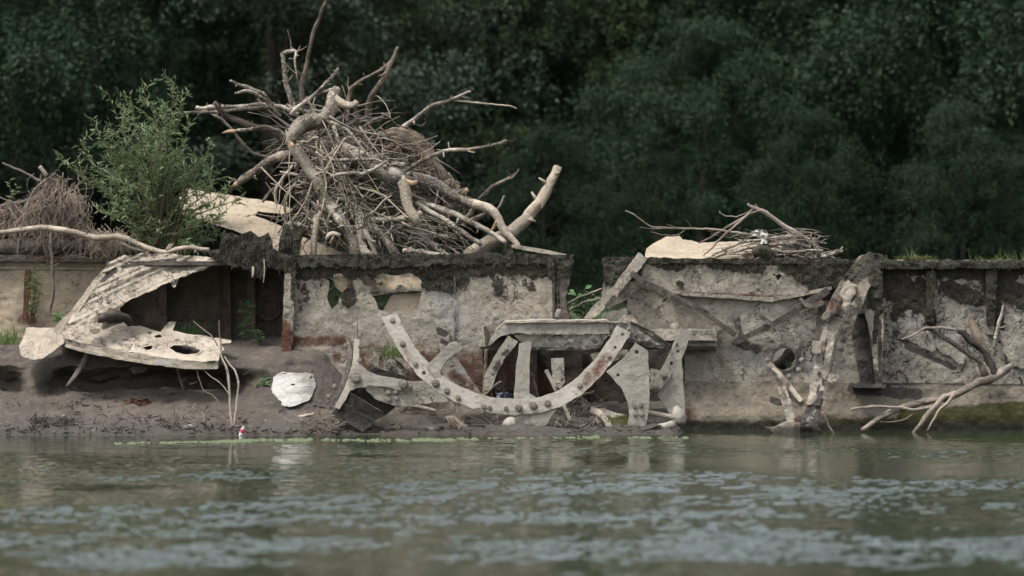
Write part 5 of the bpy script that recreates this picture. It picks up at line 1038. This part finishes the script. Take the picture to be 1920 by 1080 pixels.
# ------------------------------------------------------------------ willow bush
def bush():
    r = random.Random(4); t = thing('willow_bush', 'leafy green young willow bush growing on the wreck at the left', 'bush', P(295, 475, 2.6))
    st = MB(); lf = MB(); tips = []
    ends = [(330,140,3),(265,160,3),(243,170,3),(200,168,3),(290,185,3),(160,215,3),(225,200,3),(350,175,3),(310,200,2),(140,270,3),(120,305,3),(180,250,3),(215,240,2),(250,225,2),(285,240,2),(320,240,2),(360,230,3),(400,262,3),(380,290,3),(405,320,3),(440,345,3),(450,372,2),(430,390,2),(400,350,2),(350,285,2),(320,300,2),(280,290,2),(240,285,2),(200,300,2),(165,300,3),(150,340,2),(190,350,2),(230,340,2),(270,345,2),(310,350,2),(350,345,2),(385,380,2),(410,410,1),(370,420,1),(330,400,2),(290,400,2),(250,400,2),(210,400,2),(180,395,2),(340,440,1),(300,440,1),(380,450,1),(260,440,1),(420,440,1),(355,470,1),(235,300,2),(305,265,2),(265,255,2),(335,320,2),(295,325,2),(215,320,2)]
    for (ex, ey, m) in ends:
        b0 = (r.gauss(295, 14), 470); yb = 2.6+r.gauss(0, .08); ye = 2.6+r.uniform(-0.75, 0.7)
        c = (b0[0]+(ex-b0[0])*0.35+r.gauss(0,6), b0[1]+(ey-b0[1])*0.55); pts = [P(b0[0], b0[1]+4, yb), P(c[0], c[1], yb+(ye-yb)*.4), P((c[0]+ex)/2+r.gauss(0,5), (c[1]+ey)/2+r.gauss(0,4), yb+(ye-yb)*.75), P(ex, ey, ye)]
        st.tube(pts, [0.012, 0.009, 0.006, 0.002], 5, seg=4)
        # side shoots with leaves along the outer two thirds
        seq = []
        for i in range(len(pts)-1):
            for q in range(8): seq.append((pts[i].lerp(pts[i+1], q/8), (pts[i+1]-pts[i]).normalized(), (i+q/8)/3))
        for (p, d, u) in seq:
            if u < 0.28: continue
            if r.random() < 0.6:
                sd = Vector((r.gauss(0,1), r.gauss(0,1), r.gauss(0.25,.6))).normalized(); sd = (sd+d*0.7).normalized(); L = r.uniform(0.10, 0.34)*(1.15-u*0.5)
                e = p+sd*L+Vector((0,0,0.03)); st.tube([p, p.lerp(e,.5)+Vector((0,0,-.005)), e], [0.003,0.0025,0.001], 3, seg=1)
                k = max(4, int(L*52))
                for q in range(k):
                    pp = p.lerp(e, (q+1)/k); ld = (sd*0.8+Vector((r.gauss(0,.8), r.gauss(0,.8), r.gauss(0.12,.6)))).normalized()
                    lf.leaf(pp, ld, Vector((r.gauss(0,.6), -0.5+r.gauss(0,.5), 0.8)), r.uniform(0.07,0.13), r.uniform(0.011,0.018), r.uniform(-.1,.3))
            if r.random() < 0.9:
                ld = (d*0.6+Vector((r.gauss(0,.9), r.gauss(0,.9), r.gauss(0.1,.5)))).normalized()
                lf.leaf(p, ld, Vector((r.gauss(0,.6), -0.5, 0.8)), r.uniform(0.07,0.135), r.uniform(0.011,0.018), r.uniform(-.1,.3))
    st.build('stem', M['stem'], t); lf.build('foliage', M['willow'], t, smooth=False)
bush()

# ------------------------------------------------------------------ grass, weeds
def grass(label, x, y, Y, w, h, n, seed, mat='grass', lean=0.3, name='grass_tuft'):
    r = random.Random(seed); mb = MB()
    for i in range(n):
        p = P(x+r.gauss(0, w*0.35), y+r.uniform(0,2), Y+r.uniform(-.08,.08)); L = r.uniform(0.45,1.0)*h/PXM
        mb.blade(p, Vector((r.gauss(0,.35)+lean, r.gauss(0,.25), 1)), L, r.uniform(0.006,0.011), r.uniform(0.1,0.6), 4)
    return tag(mb.build(name, M[mat], base=P(x, y, Y)), label, 'grass', 'grass tufts')
def weed(label, x, y, Y, h, seed, n=3, L=(0.05,0.1), W=0.35, mat='herb', spread=8, name='weed_plant', k=12):
    r = random.Random(seed); t = thing(name, label, 'weed', P(x, y, Y), 'weeds'); st = MB(); lf = MB()
    for i in range(n):
        a = P(x+r.gauss(0,spread*.3), y, Y); e = P(x+r.gauss(0,spread), y-h*r.uniform(.6,1), Y+r.gauss(0,.05)); m_ = a.lerp(e,.5)+Vector((r.gauss(0,.015),0,0))
        st.tube([a, m_, e], [0.006,0.005,0.002], 4, seg=2)
        for q in range(k):
            u = (q+1)/k; p = a.lerp(m_, u*2) if u < .5 else m_.lerp(e, u*2-1); d = Vector((r.choice((-1,1))*r.uniform(.5,1), r.gauss(0,.5), r.uniform(-.2,.6)))
            l = r.uniform(*L); lf.leaf(p, d, Vector((r.gauss(0,.3), -.5, .9)), l, l*W, r.uniform(0,.3))
    st.build('stem', M['stem'], t); lf.build('leaves', M[mat], t, smooth=False); return t
grass('bright grass tuft growing behind the left end of the wheel rim', 735, 672, 1.45, 42, 62, 90, 1)
grass('short grass tuft right of the wheel rim end', 770, 668, 1.5, 14, 40, 20, 2, lean=0.0)
grass('dark grass tuft at the floor of the open hold', 350, 630, 2.3, 40, 55, 80, 3, 'herb')
grass('few grass blades on the gunwale at the right', 1713, 489, 1.85, 14, 42, 14, 4, lean=-0.1)
grass('green grass at the left edge of the mud bank', 12, 645, 1.7, 34, 60, 90, 5, lean=0.1)
grass('grass seen through the gap between the hull walls', 1095, 610, 3.6, 40, 60, 90, 6, 'herb')
grass('tall dark green undergrowth filling the gap between the hull walls', 1100, 640, 7.0, 70, 150, 260, 21, 'herb', lean=0.0, name='undergrowth')['kind'] = 'stuff'
grass('yellow green undergrowth beyond the right gunwale at the edge', 1900, 505, 9.0, 120, 70, 160, 22, 'grass', lean=0.0, name='undergrowth')['kind'] = 'stuff'
grass('short green growth inside the round porthole', 1482, 688, 2.2, 10, 30, 16, 7, 'herb', lean=-0.2)
grass('thin grass tips in front of the hull wall, over the boards', 690, 660, 1.6, 60, 30, 22, 8, lean=0.0)
weed('broad leaved weed standing in the dark hold near the frame post', 462, 640, 2.2, 75, 11, 3, (0.06,0.12), 0.4, k=14)
weed('small weeds at the foot of the frame post in the hold', 490, 642, 2.1, 25, 12, 4, (0.04,0.07), 0.5, spread=14, k=7)
weed('tall feathery weed climbing the low left hull wall', 60, 592, 2.45, 115, 13, 7, (0.04,0.10), 0.16, 'grass', 10, k=18)
weed('low green weed between the left wall and the hanging plate', 108, 604, 1.9, 18, 14, 5, (0.05,0.09), 0.5, spread=14, k=6)
weed('dark leafy weed beside the white sheet on the mud', 494, 736, 1.35, 30, 15, 6, (0.06,0.10), 0.5, spread=10, k=7)
weed('leafy weed with maple like leaves in the gap beside the right hull end', 1100, 596, 2.8, 55, 16, 7, (0.07,0.13), 0.75, spread=18, k=8)
weed('green weed peeping through the small left hull hole', 628, 585, 2.1, 60, 17, 3, (0.04,0.08), 0.4, spread=6, k=10)
weed('weed leaf in the dark corner of the large hull hole', 714, 586, 2.1, 24, 18, 2, (0.05,0.08), 0.6, spread=4, k=5)
weed('spindly weed stem rising before the middle hull wall', 672, 640, 1.6, 65, 19, 1, (0.02,0.05), 0.15, 'grass', 2, k=9)
weed('little willow shoot at the left edge above the roots', 22, 375, 2.9, 40, 20, 2, (0.06,0.09), 0.25, 'willow', 5, k=6)
br('pale dead sticks lying in the gap between the hulls, upper', [(1060,572),(1090,556),(1128,542)], [2.6,2.4,2], 2.6, 'twig', name='stick', group='sticks in the hull gap', cat='stick')
br('pale dead stick lying in the gap between the hulls, lower', [(1055,590),(1090,568),(1128,560)], [2,2,1.6], 2.7, 'twig', name='stick', group='sticks in the hull gap', cat='stick')

# ------------------------------------------------------------------ right: fallen branch in the water
fb = thing('fallen_branch', 'forked bare branch leaning on the right hull wall with tips in the water', 'branch', P(1750, 800, 1.2))
def fpart(name, pts, r, Ys, mat='bark'):
    mb = MB(); n = len(pts); Y = np.interp(np.arange(n), np.linspace(0, n-1, len(Ys)), Ys)
    mb.tube([P(x,y,q) for (x,y), q in zip(pts, Y)], [q*0.88/PXM for q in r], 10, rough=0.3, wob=0.02, ang=0.4); return mb.build(name, M['twig' if mat == 'palewood' else mat], fb)
fpart('main_limb', [(1898,684),(1885,694),(1865,706),(1840,716),(1820,726),(1795,738),(1770,748),(1735,754),(1700,762),(1675,770),(1640,790),(1615,806)], [5,9,10,9,8.5,8,7,6.5,6.5,7,6,4], [1.2,1.2,1.1,0.95], 'twig')
fpart('limb', [(1815,728),(1790,738),(1770,745),(1760,756),(1745,770),(1730,790),(1712,812)], [7,6.5,6,6,5.5,5.5,4.5], [1.15,1.0,0.85], 'twig')
fpart('limb', [(1755,764),(1720,768),(1690,764),(1650,763),(1620,764),(1594,768)], [4.5,4,3.6,3.2,2.8,2], [1.0,0.95], 'palewood')
fpart('limb', [(1790,740),(1775,758),(1760,770),(1752,785),(1738,808)], [4,3.6,3,2.6,2], [1.0,0.9], 'palewood')
fpart('twig', [(1715,770),(1700,785),(1670,792),(1650,790)], [2,1.6,1.4,1], [1.0,0.9], 'twig')
fpart('twig', [(1735,754),(1715,752),(1700,748)], [2,1.5,1], [1.0], 'twig')
fpart('upright_limb', [(1868,704),(1858,680),(1840,655),(1820,640),(1805,625),(1795,620)], [8,8,7,7,6,4], [1.2,1.15], 'plank')
fpart('limb', [(1850,705),(1838,680),(1818,665),(1790,645),(1765,630),(1742,616),(1720,620),(1702,632)], [7,6,5.5,5,4.6,4.2,3.4,2.4], [1.2,1.05], 'brownbark')
fpart('limb', [(1795,618),(1770,613),(1745,614),(1728,620),(1705,632),(1690,636)], [3.4,3,3,3,2.8,1.6], [1.1,1.0], 'palewood')
fpart('upright_limb', [(1862,680),(1864,650),(1870,620),(1878,595),(1882,572)], [5,4.6,4,3.5,3], [1.25,1.2], 'bark')
fpart('twig', [(1872,614),(1884,612),(1890,606)], [2,1.6,1], [1.2], 'twig')
fpart('torn_slab', [(1818,590),(1824,610),(1836,640),(1850,665),(1860,690)], [4,10,11,8,5], [1.5,1.4], 'brownbark')
strn = strands(40, [(1720,785,15,3),(1700,790,20,3)], (8,28), (0.85,1.0), 12, (0.4,0.9), (-4,4)).build('hanging_weed', M['weed'], fb); strn['kind'] = 'stuff'
br('short thin stick standing in the water right of the bent frame', [(1541,772),(1552,790),(1562,808),(1566,822)], [1.6,2.2,2.2,2], 0.6, 'bark', name='stick', group=None, cat='stick')

# ------------------------------------------------------------------ left shore: sapling, sheet, bottle, debris
sp_ = thing('dead_sapling', 'bare forked sapling standing on the mud under the curved plate', 'sapling', P(436, 790, 0.6))
for pts, r, Ys in (([(436,800),(432,760),(430,720),(424,690),(414,666),(412,645)],[3.4,3.2,3,2.6,2.2,1.2],[0.5,0.9]), ([(439,798),(444,760),(447,720),(440,695),(428,680),(420,668)],[3,3,2.8,2.4,2,1.4],[0.5,0.9]), ([(424,690),(432,745)],[2.2,2],[0.7]), ([(414,668),(414,640),(412,622),(411,600)],[1.6,1.4,1.2,.8],[0.9,1.0]), ([(408,648),(396,628),(380,616),(362,602)],[1.8,2,1.8,1.2],[1.0,1.2]), ([(432,745),(412,716),(395,705),(378,690)],[1.6,1.4,1.2,.8],[0.8,1.0]), ([(425,772),(400,742),(380,730),(368,690)],[1.4,1.4,1.2,.8],[0.7,1.0]), ([(440,800),(452,798),(456,806)],[1.2,1,.8],[0.45]), ([(440,806),(415,806),(395,795)],[1.2,1,.7],[0.5])):
    mb = MB(); n = len(pts); Y = np.interp(np.arange(n), np.linspace(0, n-1, len(Ys)), Ys); mb.tube([P(x,y,q) for (x,y), q in zip(pts, Y)], [q*0.75/PXM for q in r], 6, rough=0.15, wob=0.012, ang=0.3); mb.build('stem', M['twig'], sp_)
tag(sheet('plastic_sheet', [(512,708),(520,700),(530,696),(548,700),(570,699),(588,702),(592,722),(588,732),(580,748),(568,756),(545,765),(528,760),(512,750),(509,728)], lambda X, Y: 1.25-0.25*np.clip((Y-695)/70, 0, 1)+0.05*np.abs(((X-562)*0.8-(Y-708)*0.6)/40)*np.clip((740-Y)/30, 0, 1)+0.003*np.sin((Y-700)*0.32+(X-540)*0.05)+0.0006*(X-550)**2/10, M['stained'], None, holes=[[(529,698),(538,699),(536,703),(528,701)],[(580,706),(586,702),(585,710),(579,712)],[(545,720),(553,720),(552,722),(546,722)]], thick=0.02, step=1.6, rough=2.0, relief=0.012, rscale=0.05, seed=211, flake=0.0), 'torn dirty white sheet lying on the mud slope', 'plastic sheet')
# bottle
def bottle():
    t = thing('bottle', 'small clear bottle with a red pink label at the water edge', 'bottle', P(452, 818, 0.12))
    def lathe(prof, mat, name):
        mb = MB(); n = 12; ax = Vector((0.35, -0.1, 1)).normalized(); u = ax.cross(Vector((0,1,0))).normalized(); v = ax.cross(u); c0 = P(451,818,0.12)
        for (z, r) in prof:
            for k in range(n): a = 2*math.pi*k/n; mb.V.append(tuple(c0+ax*z+u*(r*math.cos(a))+v*(r*math.sin(a))))
        for i in range(len(prof)-1):
            for k in range(n): mb.F.append((i*n+k, i*n+(k+1)%n, (i+1)*n+(k+1)%n, (i+1)*n+k))
        return mb.build(name, mat, t)
    lathe([(-.02,.0),(-.02,.026),(0.03,.028),(0.045,.027)], plain_mat('clear plastic', (0.55,0.55,0.55), 0.2, 0.1), 'body')
    lathe([(0.045,.0275),(0.05,.029),(0.085,.029),(0.09,.027)], plain_mat('red label', (0.52,0.07,0.13), 0.4, 0.2), 'label_band')
    lathe([(0.09,.0265),(0.105,.018),(0.112,.016),(0.125,.016),(0.125,0)], plain_mat('grey cap', (0.35,0.33,0.3), 0.4, 0.1), 'neck')
bottle()
def mudpt(px, py):
    """a point on the mud seen in that direction, by the bank profile"""
    zz = [(-0.03,0.10),(0.05,0.35),(0.17,0.7),(0.30,1.05),(0.45,1.40)] if px < 640 else [(-0.02,0.2),(0.05,0.6),(0.10,1.0),(0.16,1.5)]
    best = min((abs(P(px,py,Y).z-z), Y) for z, Y in [(float(np.interp(Y, [b for a, b in zz], [a for a, b in zz])), Y) for Y in np.linspace(0.1, 1.45, 60)])
    return best[1]
r = random.Random(8)
stone = MB(); stone.tube([(-0.04,0,0),(-0.02,0,0.004),(0.015,0,0.006),(0.04,0,0)], [0.012,0.03,0.032,0.01], 8, rough=0.25, flat=0.7)
for i, (x, y, s, lb) in enumerate([(355,802,1.5,'pale rounded stone left of the dead sapling at the shore'),(810,806,1.4,'rounded stone on the mud under the gusset plate'),(186,807,.8,'small stone near the left end of the algae line'),(500,790,.8,'flat pebble above the shore right of the bottle'),(530,802,.9,'grey lump at the shore below the white sheet'),(222,770,.7,'small pebble below the iron bar'),(540,793,.6,'tiny stone right of the flat pebble'),(300,806,.7,'stone between the shore sticks'),(150,790,.5,'lone pebble on the left mud flat'),(583,800,.8,'stone left of the dark planks at the shore')]):
    Y = mudpt(x, y); V = np.array(stone.V)*s; q = P(x, y, Y); a = r.uniform(-.6,.6)
    o = mesh_np('stone', V+np.array(q), stone.F, M['pebble'], tris=stone.T); tag(o, lb, 'stone', 'stones on the mud')
tag(sheet('rust_flake', [(230,752),(245,747),(262,750),(275,746),(285,755),(276,763),(258,764),(246,760),(236,757)], 1.05, M['inner'], None, thick=0.02, step=1.6, rough=1.2, relief=0.04, rscale=0.15, masks=dict(rust=caps((235,752,280,758,14,.9))), seed=221), 'rusty flake of metal on the mud below the curved plate', 'scrap metal')
tag(sheet('mud_slab', [(242,690),(255,686),(278,690),(272,698),(250,702)], 1.3, M['mud'], None, thick=0.05, step=2, rough=1, relief=0.03, seed=222), 'loose clod of mud in the undercut', 'clod')
def litter(name, label, spots, n, seed, Ls=(0.04,0.16), mats='twig', rr=(0.003,0.008), up=0.35):
    q = random.Random(seed); mb = MB()
    for i in range(n):
        x0, x1, y0, y1 = q.choice(spots); x = q.uniform(x0,x1); y = q.uniform(y0,y1); Y = mudpt(x,y); p = P(x,y,Y)+Vector((0,-0.02,0.01)); d = Vector((q.gauss(0,1), q.gauss(0,.6), abs(q.gauss(0,up)))).normalized(); L = q.uniform(*Ls)
        a = q.uniform(*rr); mb.tube([p-d*L*.3, p+d*L*.3+Vector((q.gauss(0,.01),0,q.gauss(0,.01))), p+d*L], [a, a, a*.6], 4, seg=1)
    return tag(mb.build(name, M[mats]), label, 'debris', kind='stuff')
litter('shore_litter', 'dark rotten sticks strewn along the left shore', [(130,400,760,805),(200,400,780,808),(60,140,785,800)], 170, 1, mats='plank')
litter('shore_litter', 'pale straw stubs standing in the mud by the sapling', [(215,300,775,795),(340,400,770,800),(300,340,785,800)], 70, 2, (0.05,0.14), 'twig', (0.002,0.005), 1.6)
litter('shore_litter', 'twigs and straw under the left clamp at the shore', [(588,660,770,808),(560,640,790,812)], 130, 3, (0.06,0.22), 'twig', (0.002,0.006), .6)
litter('shore_litter', 'broken straw and sticks between the spokes and brackets', [(900,950,770,805),(1060,1130,740,800),(1040,1110,770,805)], 120, 4, (0.08,0.32), 'twig', (0.002,0.006), 1.0)
litter('shore_litter', 'small pale flecks of litter on the mud', [(10,580,740,810),(640,860,770,800)], 60, 5, (0.01,0.03), 'palewood', (0.003,0.006), .3)
litter('shore_litter', 'dark rubbish caught behind the wheel rim', [(905,960,730,760),(930,965,725,755)], 60, 6, (0.08,0.25), 'plank', (0.004,0.012), .8)
mb = MB()
for i in range(120):
    x = r.uniform(834, 880); t = (x-834)/46; a = P(840+t*30, 782+t*22, 0.75); mb.tube([a+Vector((r.gauss(0,.03), r.gauss(0,.04), r.gauss(0,.03))), a+Vector((r.gauss(0.03,.03), r.gauss(-.04,.04), -0.08)), a+Vector((r.gauss(0.05,.05), -.05, -0.2))], [0.005,0.005,0.003], 4, seg=1)
mb.tube([P(834,784,.8), P(850,790,.8), P(885,812,.75)], [0.02,0.05,0.03], 8, rough=0.7)
tag(mb.build('root_bundle', M['rootmat']), 'soggy brown bundle of roots at the waterline under the wheel rim', 'roots')
br('dark broken post stub beside the soggy roots', [(826,800),(829,812),(832,828)], [4,5,5], 0.7, 'plank', name='post_stub', group=None, cat='post')
br('thin curved stick lying over the rubbish behind the rim', [(900,742),(915,735),(930,722),(940,716)], [2.5,2.6,2.4,2], 1.2, 'twig', name='stick', group=None, cat='stick')
br('forked pale twig between the rim and the front bracket', [(1082,746),(1095,738),(1106,736),(1114,732)], [1.5,2,1.8,1], 1.0, 'palewood', name='stick', group=None, cat='stick')
br('thin dark stick standing behind the upright spoke', [(996,700),(1003,720),(1010,746)], [1.4,1.8,1.8], 1.3, 'brownbark', name='stick', group=None, cat='stick')
br('short stick lying on the mud right of the white sheet', [(556,782),(572,778),(588,774)], [2.2,2.6,2], mudpt(570,782)-0.02, 'palewood', name='stick', group=None, cat='stick')
tag(sheet('plastic_wrap', [(930,738),(945,734),(960,738),(962,748),(945,752),(932,748)], 1.3, plain_mat('blue grey foil', (0.10,0.12,0.16), 0.3, 0.4, 30, 0.8, 0.5), None, thick=0.04, step=1.5, rough=1, relief=0.1, rscale=0.2, seed=231), 'crumpled blue grey foil caught behind the rim', 'foil')
def clods():
    q = random.Random(12); mb = MB()
    for i in range(650):
        x = q.choice((q.uniform(-10, 640), q.uniform(130, 640), q.uniform(640, 1250))); y = q.uniform(735, 812) if x < 640 else q.uniform(775, 812); Y = mudpt(x, y); c = P(x, y, Y); a = q.uniform(0.006, 0.026)*(1.6 if q.random() < .08 else 1)
        i0 = mb.n(); k = 6
        for z, rr in ((-0.4, 1.0), (0.35, 0.75)):
            for t in range(k): th = 2*math.pi*t/k; e = q.uniform(.7, 1.25); mb.V.append((c.x+a*rr*e*math.cos(th)*1.4, c.y+a*rr*e*math.sin(th), c.z+a*z*0.8))
        mb.V.append((c.x, c.y, c.z+a*0.55))
        for t in range(k): mb.F.append((i0+t, i0+(t+1)%k, i0+k+(t+1)%k, i0+k+t)); mb.T.append((i0+k+t, i0+k+(t+1)%k, i0+2*k))
    tag(mb.build('mud_clods', M['mud']), 'small clods and crumbs strewn over the mud bank', 'clods', kind='stuff')
clods()
litter('shore_litter', 'drift line of dark crumbs and bits along the waterline', [(0,640,800,815),(0,640,806,815),(640,1280,800,814)], 260, 9, (0.015,0.07), 'plank', (0.003,0.009), .2)
litter('shore_litter', 'dark bark shreds scattered on the upper mud slope', [(330,600,700,780),(0,330,735,770)], 120, 10, (0.02,0.09), 'brownbark', (0.002,0.007), .3)
# algae scum on the water along the shore
def algae():
    m, t, b = mat_new('algae scum'); n = NT(t); col = n.mix(n.noise(30, 4), (0.045,0.062,0.026), (0.12,0.15,0.07)); n.put(b, 'Base Color', col); n.put(b, 'Roughness', 0.7)
    n.put(b, 'Normal', n.bump(n.noise(60, 4), 0.6, 0.01))
    q = random.Random(3); mb = MB()
    for i in range(1300):
        x = q.uniform(205, 1290); yc = np.interp(x, [205,395,480,600,700,850,1000,1150,1300], [832,829,826,825,826,825,821,821,821]); wd = np.interp(x, [205,395,450,600,900,1050,1300], [0.4,0.6,1.1,1.3,1.2,1.5,0.8])
        if fbm(np.array(x*0.02), np.array(0.0), 9, 3) < 0.02 and q.random() < .8: continue
        if x > 850 and q.random() < .6: continue
        if x < 395 and q.random() < .7: continue
        y = yc+q.gauss(0, wd); Y = 2.2*PXM*CAM_D/(PXM*(y-HOR)/1.0)*1.0
        Y = CAM_H*PXM*CAM_D/(y-HOR)-CAM_D
        c = P(x, y, Y); c.z = 0.004+q.uniform(0,.002); a = q.uniform(0.015,0.05); b2 = a*q.uniform(0.8,2.0); h = q.uniform(0.004,0.018); i0 = mb.n(); k = 7
        for z in range(k):
            th = 2*math.pi*z/k; rr = q.uniform(.7,1.2); mb.V.append((c.x+a*rr*math.cos(th), c.y+b2*rr*math.sin(th), c.z-0.006))
        mb.V.append((c.x, c.y, c.z+h))
        for z in range(k): mb.T.append((i0+z, i0+(z+1)%k, i0+k))
    tag(mb.build('algae', m), 'bright green line of algae floating along the shore', 'algae', kind='stuff')
algae()
